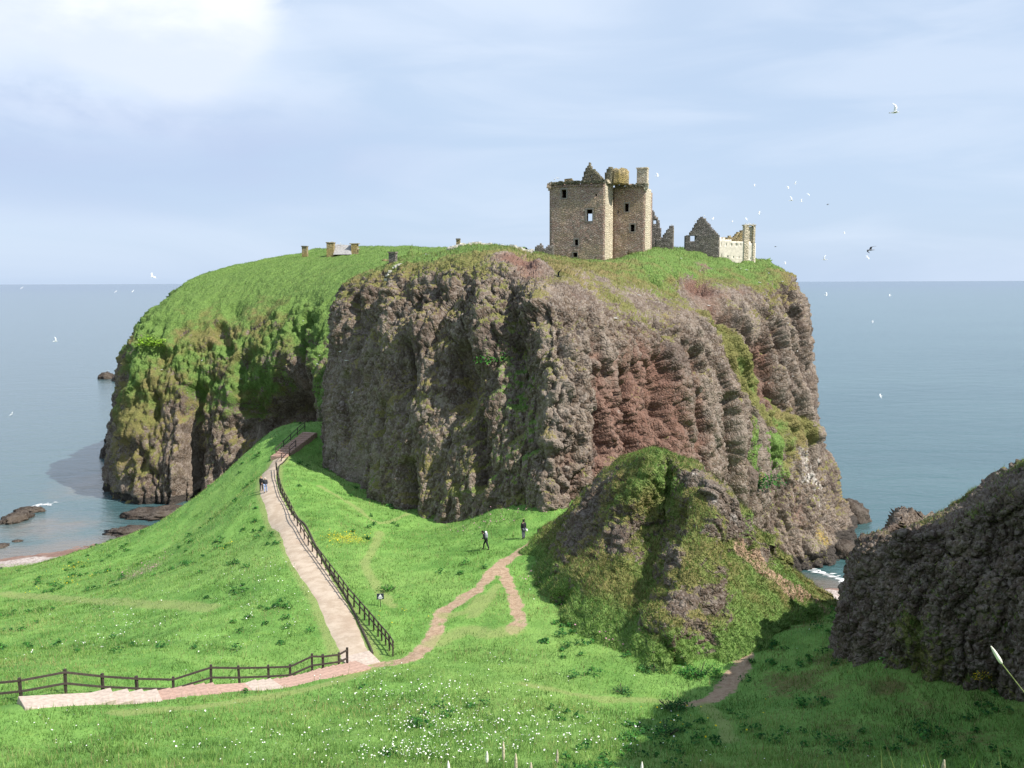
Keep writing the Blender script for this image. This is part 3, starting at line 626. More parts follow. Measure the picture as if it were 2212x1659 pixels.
gst = np.array([P(*q_) for q_ in [(1528, 690, 131), (1562, 738, 130), (1596, 785, 129.5), (1634, 832, 131), (1672, 880, 133), (1706, 908, 140), (1740, 935, 147)]])
gsd = np.min([np.linalg.norm(PB[0]-q_, axis=1) for q_ in catmull(gst, np.linspace(0, 6, 40))], axis=0)
PB[1]['grass'] = np.maximum(PB[1]['grass'], 0.95*(1-sst(gsd, 1.6, 3.6))); PB[1]['lush'] = np.maximum(PB[1]['lush'], .32*(1-sst(gsd, 1.5, 3.5)))
pb, ab, _ = PB
def add_lichen(p, at, u, v, d, r, amp, key='lichen'):
    at[key] = np.maximum(at[key], amp*np.exp(-(((p-P(u, v, d))/r)**2).sum(1)))

# --- the left mass
gA = [.25, .35, .45, .6, .75, .95, 1, 1]
A_cols = []
a1 = col7([(238, 1045, 196), (250, 920, 197), (266, 800, 198), (285, 745, 199), (300, 705, 201), (345, 660, 206), (440, 594, 222), (640, 551, 236)], [.2, .4, .6, .8, .9, 1, 1, 1], None, [.1, .1, .3, .5, .7, .9, 1, 1])
A_cols += [shift(a1, 6, 60), shift(a1, 0, 20), a1]
A_cols.append(col7([(275, 1090, 179), (275, 960, 181.5), (290, 850, 185), (312, 760, 189), (342, 695, 195), (400, 643, 204), (470, 600, 218), (650, 552, 233)], [.45, .75, .85, 1, 1, 1, 1, 1], None, [.0, .1, .3, .7, .8, .9, 1, 1]))
A_cols.append(col7([(380, 1098, 177), (380, 980, 179.5), (385, 860, 183), (400, 770, 187), (430, 705, 193), (480, 645, 202), (540, 592, 215), (680, 551, 231)], [.2, .45, .7, .85, .85, 1, 1, 1], None, [.0, .1, .3, .5, .4, .8, 1, 1]))
A_cols.append(col7([(470, 1105, 176), (470, 980, 178.5), (470, 870, 181), (480, 780, 185), (500, 705, 191), (540, 643, 200), (600, 587, 213), (720, 549, 229)], [.1, .35, .7, .85, .8, 1, 1, 1], None, [0, .1, .5, .5, .4, .8, 1, 1]))
A_cols.append(col7([(560, 1060, 173), (560, 940, 175), (563, 850, 177), (570, 765, 181), (590, 695, 187), (620, 633, 196), (680, 582, 210), (780, 546, 226)], [.0, .15, .6, .9, .85, .9, 1, 1], [.2, .2, 0, 0, .1, .1, 0, 0], [0, 0, .4, .6, .4, .7, 1, 1]))
A_cols.append(col7([(640, 1000, 168), (640, 880, 170), (643, 790, 173), (652, 725, 177), (672, 662, 183), (702, 612, 193), (762, 572, 207), (850, 546, 223)], [.0, .15, .4, .85, .95, 1, 1, 1], [.2, .2, .2, 0, 0, 0, 0, 0], [0, .2, .3, .7, .8, .9, 1, 1]))
a7 = col7([(720, 980, 160), (718, 860, 163), (725, 770, 167), (735, 700, 173), (760, 640, 180), (800, 600, 190), (855, 568, 202), (920, 549, 217)], [.6, .9, .9, 1, 1, 1, 1, 1], None, [.6, .8, .8, .9, .9, 1, 1, 1])
A_cols += [a7, shift(a7, 22, 2)]
A_full = []
for c in A_cols:
    x, y, z0 = c[-1][:3]
    A_full.append(c+[[x+4, y+22, z0-0.8, 1, 0, .8, 0], [x+6, y+40, 20, .3, 0, .3, 0], [x+8, y+46, -3, 0, 0, 0, 0]])
A = loft(A_full, [6, 16, 40, 44, 44, 44, 44, 40, 20], [30, 28, 24, 22, 22, 22, 14, 8, 5, 4])
af = [(P(600, 895, 172), (7, 10, 5.5), 17.0), (P(530, 930, 177), (6, 8, 5), 4.0), (P(493, 668, 193), (2.6, 5, 2.0), 2.6), (P(350, 720, 193), (1.0, 5, 2.6), 1.8), (P(420, 1000, 178), (2.2, 5, 9), 3.0), (P(650, 740, 178), (1.5, 5, 4), 2.2), (P(640, 800, 172), (3, 5, 4), 2.0),
      (P(390, 1000, 179), (2.2, 6, 10), -2.4), (P(450, 830, 184), (2.5, 6, 5), 1.2), (P(610, 700, 188), (2.2, 6, 4), -1.6), (P(300, 960, 182), (3, 6, 12), -1.5)]
ag_ = [([(425, 850, 183.5), (412, 960, 179.5), (402, 1090, 177)], 2.2, 3.6), ([(470, 700, 193), (500, 760, 186)], 1.6, 2.0), ([(360, 800, 187), (352, 930, 183)], 1.4, 1.8), ([(530, 770, 183), (520, 880, 179)], 2.0, 2.2), ([(318, 780, 189), (310, 1000, 180)], 1.2, 1.5), ([(600, 700, 187), (590, 800, 180)], 1.3, 1.8), ([(668, 690, 181), (648, 760, 175), (640, 830, 172)], 1.8, 3.5)]
ap_ = fbm(A[..., :3].reshape(-1, 3)+300, (7, 7, 6), 4, .6).reshape(A.shape[:2]); am_ = sst(A[..., 2], 2, 6)*(1-sst(A[..., 2], 38, 44)); A[..., 3] = np.clip(A[..., 3]*1.08+.05+.42*ap_*am_, 0, 1.1); A[..., 5] = np.clip(A[..., 5]*1.05+.04+.6*ap_*am_, 0, 1.1)
PA = cliff_patch(A, af, 2.3, 1.3, 0.36, 1.0, seed=100.0, grooves=ag_)
add_lichen(PA[0], PA[1], 330, 745, 191, 4.5, 0.6, 'lush')

# --- the right-hand foot of the rock
F_cols = []
f1c = col7([(1500, 1240, 122), (1520, 1120, 123), (1560, 1040, 124), (1590, 960, 127), (1600, 860, 134), (1590, 800, 139)], [.3, .4, .4, .5, .8, .8], [.1, .2, .4, .2, 0, 0], [.1, .3, .1, .4, .4, .4])
F_cols += [shift(f1c, -6, 10), f1c]
F_cols.append(col7([(1590, 1245, 127), (1590, 1110, 127), (1610, 1040, 127.5), (1630, 960, 130), (1640, 890, 137), (1630, 830, 143)], [.4, .9, .95, .9, .95, .9], None, [.3, .9, .95, .9, .5, .4]))
F_cols.append(col7([(1660, 1250, 130), (1650, 1120, 131), (1660, 1030, 132), (1690, 955, 136), (1695, 905, 142), (1680, 865, 148)], [.2, .35, .8, .9, .95, .9], [.1, .1, 0, 0, 0, 0], [.2, .3, .8, .6, .4, .4]))
F_cols.append(col7([(1740, 1232, 133.5), (1715, 1150, 135), (1715, 1060, 137), (1728, 985, 141), (1738, 935, 148), (1725, 905, 154)], [.1, .25, .35, .5, .9, .9], [.1, .4, .5, .1, 0, 0], [.2, .2, .2, .3, .3, .3], [0, 0, .35, .6, 0, 0]))
F_cols.append(col7([(1800, 1220, 137.5), (1772, 1150, 140), (1755, 1075, 143), (1755, 1005, 147), (1752, 945, 154), (1742, 925, 160)], [.1, .2, .3, .25, .6, .8], [.1, .3, .4, .2, 0, 0], [.2, .1, .1, .2, .2, .2], [0, 0, .6, .7, .2, 0]))
f5 = col7([(1828, 1192, 145), (1814, 1140, 148), (1790, 1085, 151), (1782, 1015, 155), (1762, 960, 161), (1752, 940, 166)], [.0, .1, .3, .3, .2, .4], None, None, [0, .2, .4, .2, 0, 0])
f6 = col7([(1834, 1118, 164), (1824, 1090, 165), (1804, 1055, 166), (1792, 1005, 167), (1766, 965, 168), (1755, 945, 171)], [.0, .1, .5, .2, .2, .3])
F_cols += [f5, f6, shift(f6, -6, 20)]
Ff = loft(F_cols, [4, 28, 32, 36, 40, 44, 36, 10], [40, 34, 30, 26, 20])
Ff[..., 6] *= .75; Ff[..., 3] *= 1.12
PF = cliff_patch(Ff, [(P(1735, 1130, 136), (0.7, 3, 4), 1.4)], 1.3, 0.8, 0.22, 0.9, seed=210.0, wetz=3.2)
add_lichen(PF[0], PF[1], 1770, 1165, 139.5, 4.5, 0.75)
add_lichen(PF[0], PF[1], 1760, 1190, 137.5, 3.5, 0.6)
add_lichen(pb, ab, 1700, 700, 150, 4, .3)
def scar(uu, vv, dd, rr, ag, ar):
    w_ = np.exp(-(((pb-P(uu, vv, dd))/np.array(rr))**2).sum(1)); ab['grass'] -= ag*w_; ab['red'] += ar*w_
for a_ in [(1512, 575, 156, (2.2, 6, 1.1), .8, .5), (1110, 562, 112, (2.2, 4, 1.3), 1.1, .5), (1160, 580, 112, (2, 5, 2), 1.0, .3), (1300, 600, 122, (7, 9, 2.5), .45, .35), (1400, 650, 124, (5, 9, 2), .6, .2), (1230, 640, 102, (4, 6, 1.6), .9, .1), (1500, 640, 140, (4, 6, 2), .8, .3), (1480, 700, 126, (4, 6, 2), .7, .1), (1590, 640, 148, (4, 6, 1.5), .6, .3)]: scar(*a_)
HL, HLV, HLF, HLA = join_patches('headland', [(B, PB), (A, PA), (Ff, PF)], M_ROCK)

# --- the knoll between the trails and the cove
K_raw = [[(1140, 1195, 76.2), (1172, 1162, 76.5), (1214, 1127, 76.8), (1250, 1088, 77), (1290, 1048, 77.2), (1335, 1008, 77.6), (1370, 988, 79)],
         [(1180, 1285, 66.5), (1212, 1212, 69.8), (1246, 1152, 72), (1278, 1100, 73.4), (1306, 1055, 74.4), (1348, 1012, 75.5), (1395, 981, 77.6)],
         [(1235, 1365, 58.0), (1272, 1275, 63), (1310, 1200, 67.3), (1344, 1130, 70.4), (1368, 1070, 72.6), (1394, 1012, 74.6), (1426, 974, 77.2)],
         [(1330, 1412, 54.2), (1372, 1315, 60.2), (1410, 1245, 65.2), (1436, 1172, 69.4), (1448, 1105, 72.2), (1458, 1042, 74.2), (1478, 996, 76.4)],
         [(1415, 1440, 51.6), (1442, 1350, 54.8), (1470, 1270, 59.5), (1490, 1192, 64.8), (1512, 1130, 68.8), (1530, 1080, 71.8), (1540, 1046, 74.2)],
         [(1540, 1432, 52.2), (1560, 1350, 56.4), (1572, 1280, 61.3), (1574, 1212, 66.4), (1576, 1165, 69.4), (1582, 1132, 71.4), (1592, 1112, 73.4)],
         [(1655, 1400, 53.8), (1662, 1340, 58.4), (1667, 1290, 63), (1667, 1245, 66.6), (1668, 1220, 69), (1670, 1207, 70.5), (1680, 1200, 72.2)],
         [(1745, 1348, 59.8), (1752, 1312, 62.4), (1757, 1300, 65), (1762, 1290, 66.5), (1767, 1284, 67.6), (1773, 1282, 68.6), (1782, 1288, 70)],
         [(1812, 1345, 62.5), (1812, 1336, 63.8), (1813, 1328, 65), (1814, 1322, 66), (1815, 1319, 67), (1816, 1318, 68), (1818, 1320, 70)]]
K_g = [[.9, .5, .45, .35, .3, .5, .9], [.9, .6, .45, .4, .35, .5, .9], [.9, .7, .55, .75, .8, .85, .95], [.9, .6, .5, .5, .75, .8, .6], [.9, .6, .5, .65, .8, .7, .3], [.9, .8, .75, .85, .85, .8, .7], [1, .95, .85, .95, .95, .9, .8], [1, 1, 1, 1, 1, 1, 1], [1, 1, 1, 1, 1, 1, 1]]
K_l = [[.6, .2, .1, .1, .1, .2, .4], [.7, .35, .15, .1, .1, .2, .4], [.8, .35, .2, .3, .4, .4, .5], [.7, .3, .2, .2, .4, .4, .4], [.6, .2, .2, .2, .2, .2, .2], [.7, .45, .4, .45, .4, .3, .3], [.8, .6, .5, .5, .4, .3, .3], [.8, .6, .5, .4, .3, .2, .2], [.6, .5, .4, .3, .2, .2, .2]]
K_full = []
for kk in range(len(K_raw)):
    c = col7(K_raw[kk], K_g[kk], None, K_l[kk], None, [1.0, .62, .52, .60, .50, .52, .56, .60, .7][kk]); x, y, z0 = c[-1][:3]
    c = [[c[0][0], c[0][1]-1.2, c[0][2]-1.6, .9, 0, .7, 0]]+c
    K_full.append(c+[[x+1.5, y+3.5, z0-2.5, .5, 0, .2, 0], [x+3.5, y+8, z0-9, .3, 0, .2, 0], [x+5, y+12, 6, .3, 0, .2, 0]])
K_full.insert(0, [[p[0]+1.5, p[1]+5, p[2]-1.5, *p[3:]] for p in K_full[0]])
K_full.insert(0, [[p[0]+6, p[1]+11, p[2]-8, *p[3:]] for p in K_full[0]])
Kf = loft(K_full, [6, 14, 30, 38, 44, 44, 48, 48, 36, 24], [8, 44, 40, 36, 34, 32, 24, 14, 8, 5])
kfe = [(P(1440, 1150, 70), (2.2, 2.5, 2.5), 0.7), (P(1300, 1240, 66), (2, 2, 1.6), 0.5), (P(1548, 1062, 73.5), (0.9, 1.2, 1.1), -0.9), (P(1490, 1010, 76), (0.9, 1.2, 0.8), -0.7), (P(1300, 1060, 75), (0.9, 2, 1.4), -0.6),
       (P(1480, 1330, 57), (1.0, 1.5, 1.0), -0.6), (P(1590, 1130, 72.5), (0.8, 1, .6), -0.6), (P(1420, 1090, 72.5), (.8, 1.5, 1.5), .4), (P(1340, 1200, 68), (.9, 1.5, 2.5), -.6), (P(1540, 1290, 61), (1.0, 1.5, 1.3), -.4)]
Kf[..., 3] = np.clip(Kf[..., 3]+.09, 0, 1.1); Kf[..., 5] = np.clip(Kf[..., 5]+.10+.5*(1-sst(np.arange(Kf.shape[1])/Kf.shape[1], .03, .25))[None], 0, 1.1)
PK = cliff_patch(Kf, [], 0.75, 0.75, 0.17, 0.6, gthick=0.20, seed=400.0, fsc=3.6, bias=.1, frac=.45)
KP = PK[0]; kuv = (KP[:, 0]/KP[:, 1]*1900+1106)        # picture column of each point, for placing rock outcrops
def on_knoll(u, v):
    r_ = ray([u], [v])[0]; q_ = KP-np.array([0, 0, CAM_Z]); t_ = (q_*r_).sum(1)/(r_*r_).sum(); e_ = np.linalg.norm(q_-t_[:, None]*r_, axis=1); c_ = np.where(e_ < 0.35)[0]
    return KP[c_[np.argmin(t_[c_])]] if len(c_) else KP[np.argmin(e_)]
for uu, vv, rr, aa, pp in [(1548, 1062, 1.1, .9, .5), (1490, 1010, 1.1, .8, .4), (1598, 1128, 1.2, .7, .4), (1275, 1085, 1.5, .7, .2), (1230, 1150, 1.5, .6, .1), (1320, 1150, 1.3, .6, .1), (1660, 1196, 1.1, .5, .3), (1470, 1300, 1.2, .6, .1), (1560, 1290, 1.3, .6, .1), (1440, 1200, 1.2, .5, 0), (1520, 1130, 1.0, .5, 0), (1530, 1370, .9, .5, 0)]:
    w_ = np.exp(-(((KP-on_knoll(uu, vv))/(rr*np.array([1, 1.3, 1.1])))**2).sum(1)); PK[1]['grass'] -= aa*w_; PK[1]['pale'] = np.maximum(PK[1]['pale'], pp*w_)
# the bare earth trail that runs up the sunny side of its ridge
ktp = np.array([on_knoll(*a_) for a_ in smooth([(1800, 1308), (1775, 1296), (1735, 1275), (1690, 1245), (1640, 1205), (1610, 1175)])])
kd = np.min(np.linalg.norm(PK[0][:, None, :]-ktp[None], axis=2), axis=1) if len(PK[0])*len(ktp) < 2e7 else np.min([np.linalg.norm(PK[0]-q, axis=1) for q in ktp], axis=0)
PK[1]['dirt'] = 1.0*(1-sst(kd/(0.75*(1+.6*fbm(PK[0], 1.6, 3))), .5, 1.6))
KL, KLV, KLF, KLA = join_patches('knoll', [(Kf, PK)], M_ROCKN)

# --- near rock wall at the right edge, going on out of the frame
R_cols = []
r1 = col7([(1811, 1440, 50), (1824, 1345, 51), (1842, 1262, 52), (1868, 1200, 53), (1918, 1168, 54.8), (1966, 1154, 58)], [.4, .15, .1, .1, .15, .2], None, [.3] * 6, None, 0.3, 4)
R_cols += [shift(r1, 12, 9, -3), shift(r1, 3, 4), r1]
R_cols.append(col7([(1876, 1445, 46), (1881, 1350, 47), (1896, 1250, 48.5), (1918, 1190, 50), (1976, 1144, 52.5), (2026, 1124, 57)], [.6, .2, .1, .1, .1, .2], None, [.3] * 6, None, 0.3, 4))
R_cols.append(col7([(1976, 1465, 43), (1981, 1350, 44.2), (1996, 1250, 45.8), (2018, 1170, 47.6), (2056, 1134, 50), (2110, 1068, 54)], [.85, .6, .15, .15, .15, .25], None, [.4] * 6, None, 0.3, 4))
R_cols.append(col7([(2114, 1505, 40.5), (2114, 1380, 41.7), (2110, 1250, 43.2), (2132, 1152, 44.8), (2170, 1062, 47), (2210, 1008, 51)], [.75, .4, .15, .15, .15, .3], None, [.4] * 6, None, 0.3, 4))
R_cols.append(col7([(2240, 1555, 38), (2240, 1400, 39.2), (2240, 1250, 40.7), (2250, 1120, 42.4), (2272, 1000, 44.5), (2300, 960, 49)], [.75, .4, .15, .15, .15, .3], None, [.4] * 6, None, 0.3, 4))
R_cols.append(col7([(2330, 1640, 32.5), (2330, 1400, 32.8), (2340, 1200, 33.2), (2350, 1000, 33.8), (2370, 800, 34.5), (2420, 700, 38)], [.6, .3, .2, .2, .3, .6], None, [.4] * 6))  # unseen columns from here on, raised and drawn closer to shade the foreground
R_cols.append([[18.4, 25, 28, .6, 0, .4, 0], [18.6, 25, 33, .4, 0, .4, 0], [18.9, 25, 38, .4, 0, .4, 0], [19.4, 25, 42, .5, 0, .4, 0], [20.2, 25, 45, .7, 0, .5, 0], [24, 26, 46, 1, 0, .7, 0]])
R_cols.append([[19, 15, 33, .6, 0, .4, 0], [19.3, 15, 37, .4, 0, .4, 0], [19.8, 15, 41, .4, 0, .4, 0], [20.5, 15, 44, .5, 0, .4, 0], [22, 15, 46.5, .7, 0, .5, 0], [27, 15, 47, 1, 0, .7, 0]])
R_cols.append([[26, 2, 38, .6, 0, .4, 0], [26.5, 2, 41, .4, 0, .4, 0], [27.2, 2, 44, .5, 0, .4, 0], [28.5, 2, 45.5, .6, 0, .4, 0], [31, 2, 46.5, .8, 0, .5, 0], [36, 2, 47, 1, 0, .7, 0]])
R_full = []
for c in R_cols:
    x, y, z0 = c[-1][:3]
    R_full.append(c+[[x+3.5, y+3, z0-2.2, .3, 0, .2, 0], [x+8, y+7, z0-9, .4, 0, .3, 0], [x+17, y+13, 4, .2, 0, .2, 0]])
R_full = [[[c[0][0], c[0][1], c[0][2]-3, *c[0][3:]]]+c for c in R_full]
Rr = loft(R_full, [6, 24, 64, 74, 74, 74, 44, 20, 14, 8], [8, 50, 46, 44, 44, 34, 16, 6, 5])
PR = cliff_patch(Rr, [(P(2050, 1250, 45.5), (1.4, 2, 2), 0.7), (P(1990, 1430, 43.5), (1.1, 2, 1), 0.7)], 0.9, 0.8, 0.20, 0.5, seed=330.0, fsc=3.4, bias=.5, frac=.6)
PR[1]['pale'] = .16+.25*fbm(PR[0], 2.5, 3)
NR, NRV, NRF, NRA = join_patches('rock_outcrop', [(Rr, PR)], M_ROCKN)

# ------------------------------------------------------------------ grass blades and ground cover (stuff)
def blades(P0, N0, h, wd, colr, lean=0.5, droop=None):
    n = len(P0); a = RNG.random(n)*2*np.pi
    side = np.c_[np.cos(a), np.sin(a), np.zeros(n)]
    ln = RNG.normal(size=(n, 3))*lean; ln[:, 2] = 0
    d = np.c_[np.zeros(n), np.zeros(n), np.ones(n)]*0.75+N0*0.45+ln
    if droop is not None: d = d+droop
    d /= np.linalg.norm(d, axis=1, keepdims=True)
    V = np.stack([P0-side*wd[:, None]*0.5-d*0.05, P0+side*wd[:, None]*0.5-d*0.05, P0+d*h[:, None]], 1).reshape(-1, 3)
    return V, np.arange(3*n).reshape(-1, 3), np.repeat(colr, 3, axis=0)
GREENS = np.array([(0.125, 0.240, 0.052), (0.200, 0.335, 0.085), (0.305, 0.425, 0.140), (0.066, 0.135, 0.034), (0.39, 0.37, 0.17)])
def pick_green(Pp, dry=None, dark=0.0):
    q0 = np.c_[Pp[:, 0], Pp[:, 1], np.zeros(len(Pp))]; a = 0.95*fbm(q0, 7.0, 4)+0.95*fbm(q0+200, (2.0, 1.1, 1), 3)+0.20*RNG.normal(size=len(Pp))-dark; yel_ = sst(fbm(q0+400, (14, 8, 1), 4), 0.05, 0.5)
    c = np.where((a < -0.28)[:, None], GREENS[3], np.where((a < 0.05)[:, None], GREENS[0], np.where((a < 0.38)[:, None], GREENS[1], GREENS[2])))
    c = np.where((RNG.random(len(Pp)) < 0.04+0.55*yel_)[:, None], GREENS[4]*np.array([.85, .95, .8]), c)
    c = c*(0.8+0.4*RNG.random((len(Pp), 1)))
    if dry is not None:
        ol = np.array([0.165, 0.155, 0.058])*(0.65+0.7*RNG.random((len(Pp), 1)))
        c = np.where((RNG.random(len(Pp)) < dry)[:, None], ol, c)
    return c
def ij(x, y):
    return (np.clip(((x-GX0)/GS).round().astype(int), 0, NX-1)*NY+np.clip(((y-GY0)/GS).round().astype(int), 0, NY-1))
def ground_points(n):
    y = 24+(RNG.random(n)**1.5)*112; x = (RNG.random(n)*2-1)*(0.60*y+1.5)
    m = (x > GX0+1) & (x < GX1-1)
    x, y = x[m], y[m]; k = ij(x, y)
    ok = (RNG.random(len(x)) > sst(dirt[k], .15, .75)*1.02) & (dpath[k] > 1.0) & (dst[k] > 0.9) & (hz_(x, y) > 1.6) & (RNG.random(len(x)) > worn[k]*0.55)
    return x[ok], y[ok], k[ok]
x, y, k = ground_points(430000)
pz = hz_(x, y); Pg = np.c_[x, y, pz]; nx_, ny_ = gz2x.ravel()[k], gz2y.ravel()[k]; Ng = np.c_[-nx_, -ny_, np.ones_like(nx_)]; Ng /= np.linalg.norm(Ng, axis=1, keepdims=True)
lng = 1.5*fbm(np.c_[x, y, 0*x]+9, 2.4, 4)
hg = (0.10+0.20*RNG.random(len(x))**1.5)*(1+0.9*np.clip(lng, -.5, 1))*(1-0.5*worn[k])
Vb, Fb, Cb = blades(Pg, Ng, hg, 0.018+0.00045*y*(0.7+0.6*RNG.random(len(x))), pick_green(Pg, steep[k]*0.7))
tagp(mesh_np('grass', Vb, Fb, M_BLADE, None, False, {'col': Cb}), kind='stuff')
def surf_points(V, F, w_at, n, eye=None):
    """random points on the faces of a mesh, weighted by area, a vertex attribute and facing the camera"""
    a, b, c, d = V[F[:, 0]], V[F[:, 1]], V[F[:, 2]], V[F[:, 3]]
    cr = np.cross(c-a, d-b); ar = np.linalg.norm(cr, axis=1)*0.5; nn = cr/(2*ar[:, None]+1e-9)
    ctr = (a+b+c+d)/4; to = np.array([0, 0, CAM_Z])-ctr; dist = np.linalg.norm(to, axis=1); fc = (nn*to).sum(1)/dist
    wv = w_at[F].mean(1); wgt = ar*wv*(fc > -0.15)*(ctr[:, 2] > 1.5)*(np.abs(ctr[:, 0]) < 0.62*ctr[:, 1]+2)
    f = RNG.choice(len(F), n, p=wgt/wgt.sum()); s, t = RNG.random((2, n, 1))
    return (a[f]*(1-s)+b[f]*s)*(1-t)+(d[f]*(1-s)+c[f]*s)*t, nn[f], f
def turf(name, V, F, AT, n, hh, ww, dry=0.5, thr=0.5):
    p, nn, f = surf_points(V, F, sst(AT['grass'], thr-0.1, thr+0.25)+0.012, n)
    lush = AT['lush'][F[f, 0]]; hgt = hh*(0.5+RNG.random(n))
    dn = np.c_[nn[:, 0], nn[:, 1], -0.5*np.ones(n)]*(1-np.clip(nn[:, 2:3], 0, 1))*0.5
    Vv, Ff_, Cc = blades(p, nn, hgt, ww*(0.6+0.8*RNG.random(n)), pick_green(p, np.clip(dry*(1.15-lush), 0, 1), 0.05), 0.35, dn)
    tagp(mesh_np(name, Vv, Ff_, M_BLADE, None, False, {'col': Cc}), kind='stuff')
turf('cliff_grass', HLV, HLF, HLA, 210000, 0.30, 0.06, 0.80)
turf('knoll_grass', KLV, KLF, KLA, 80000, 0.22, 0.045, 0.62, 0.55)
turf('outcrop_grass', NRV, NRF, NRA, 30000, 0.22, 0.030, 0.6)

def leaf_clumps(name, centers, mat, cols, as_stuff=True, par=None):
    """clumps of broad leaves: centers = (point, radius, height, leaves, leaf size)"""
    VV, CC = [], []
    for c, r, h, n, ls in centers:
        q = RNG.normal(size=(n, 3)); q /= np.linalg.norm(q, axis=1, keepdims=True); q[:, 2] = np.abs(q[:, 2])
        q *= (0.45+0.55*RNG.random((n, 1))); lob = 1+0.35*fbm(q*2.0+c, 1.0, 2)
        q = q*np.array([r, r, h])*lob[:, None]+c
        a = RNG.random(n)*2*np.pi; tl = RNG.normal(size=n)*0.55
        e1 = np.c_[np.cos(a), np.sin(a), -0.35+0.3*RNG.normal(size=n)]; e1 /= np.linalg.norm(e1, axis=1, keepdims=True)
        e2 = np.c_[-np.sin(a), np.cos(a), tl]; e2 /= np.linalg.norm(e2, axis=1, keepdims=True)
        L = ls*(0.6+0.8*RNG.random((n, 1)))
        VV.append(np.stack([q, q+e1*L*0.5+e2*L*0.33, q+e1*L, q+e1*L*0.5-e2*L*0.33], 1).reshape(-1, 3))
        cc = np.array(cols)[RNG.integers(0, len(cols), n)]*(0.7+0.6*RNG.random((n, 1)))
        CC.append(np.repeat(cc, 4, axis=0))
    V = np.concatenate(VV); 
    o = mesh_np(name, V, np.arange(len(V)).reshape(-1, 4), mat, par, False, {'col': np.concatenate(CC)})
    if as_stuff: tagp(o, kind='stuff')
    return o
DARKG = [(0.030, 0.100, 0.032), (0.044, 0.130, 0.040), (0.065, 0.165, 0.050), (0.024, 0.078, 0.026)]
MIDG = [(0.055, 0.18, 0.035), (0.08, 0.23, 0.045), (0.04, 0.14, 0.03)]
cl = []
x, y, k = ground_points(9000)
den = fbm(np.c_[x, y, 0*x]+70, 7.0, 3)+0.25*(x > 2)+0.2*((x < -12) & (y > 55))
sel = np.where((den > 0.27) & (RNG.random(len(x)) < 0.62) & (worn[k] < .3))[0][:900]
for i in sel:
    r = 0.16+0.34*random.random()**2; cl.append((np.array([x[i], y[i], hz_(x[i], y[i])[0]+0.12]), r*1.1, r*0.85, int(14+r*60), 0.11+0.0012*y[i]))
leaf_clumps('weeds', cl, M_LEAF, DARKG+MIDG)
# dead stems and seed heads standing over the turf
x, y, k = ground_points(22000); dn_ = fbm(np.c_[x, y, 0*x]+140, 5, 4)+.35*steep[k]; sl_ = (dn_ > .02) & (worn[k] < .5)
x, y, k = x[sl_], y[sl_], k[sl_]; n_ = len(x)
Vs_, Fs_, Cs_ = blades(np.c_[x, y, hz_(x, y)], np.tile([0, 0, 1.0], (n_, 1)), .30+.35*RNG.random(n_), 0.010+0.00028*y, np.array([.36, .30, .16])*(.6+.7*RNG.random((n_, 1))), .28)
tagp(mesh_np('dry_stems', Vs_, Fs_, M_BLADE, None, False, {'col': Cs_}), kind='stuff')
# flowers: each a small flat umbel on its stalk
def flowers(name, pts, size, colr, hmin, hmax, stalk=True):
    n = len(pts); h = hmin+(hmax-hmin)*RNG.random(n); rr = size*(0.5+RNG.random(n)); V, C_ = [], []
    ang = np.linspace(0, 2*np.pi, 6, endpoint=False); top = pts+np.c_[0.06*RNG.normal(size=(n, 2)), h]
    tilt = 0.35*RNG.normal(size=(n, 2)); ring = np.stack([np.cos(ang), np.sin(ang)], 1)
    q = top[:, None, :]+np.concatenate([ring[None]*rr[:, None, None], ((ring[None]*tilt[:, None, :]).sum(2)*rr[:, None])[..., None]], 2)
    F6 = (np.arange(n)[:, None]*6); F4 = np.concatenate([F6+np.array([0, 1, 2, 3]), F6+np.array([0, 3, 4, 5])])
    Vh = q.reshape(-1, 3); Ch = np.repeat(np.array(colr)*(0.8+0.3*RNG.random((n, 1))), 6, axis=0)
    sd = np.c_[np.ones(n), np.zeros(n), np.zeros(n)]*0.009
    Vs = np.stack([pts-sd, pts+sd, top+sd*0.6-[0, 0, .01], top-sd*0.6-[0, 0, .01]], 1).reshape(-1, 3); Fs = np.arange(4*n).reshape(-1, 4)+len(Vh)
    tagp(mesh_np(name, np.r_[Vh, Vs], np.r_[F4, Fs], M_PETAL, None, False, {'col': np.clip(np.r_[Ch, np.tile([0.06, 0.17, 0.03], (4*n, 1))], 0, 1)}), kind='stuff')
def scatter_uv(lst):
    out = []
    for u, v, su, sv_, n in lst:
        c = hit(u, v); dx = su/1900*c[1]
        h2 = hit(u, min(v+sv_, 1700)); dy = abs(h2[1]-c[1])+0.3
        px = c[0]+dx*RNG.normal(size=n)*0.6; py = c[1]+dy*RNG.normal(size=n)*0.6
        kk = ij(px, py); ok = (dpath[kk] > 1.1) & (dst[kk] > 1.0) & (dirt[kk] < .5)
        px, py = px[ok], py[ok]; out.append(np.c_[px, py, hz_(px, py)])
    return np.concatenate(out)
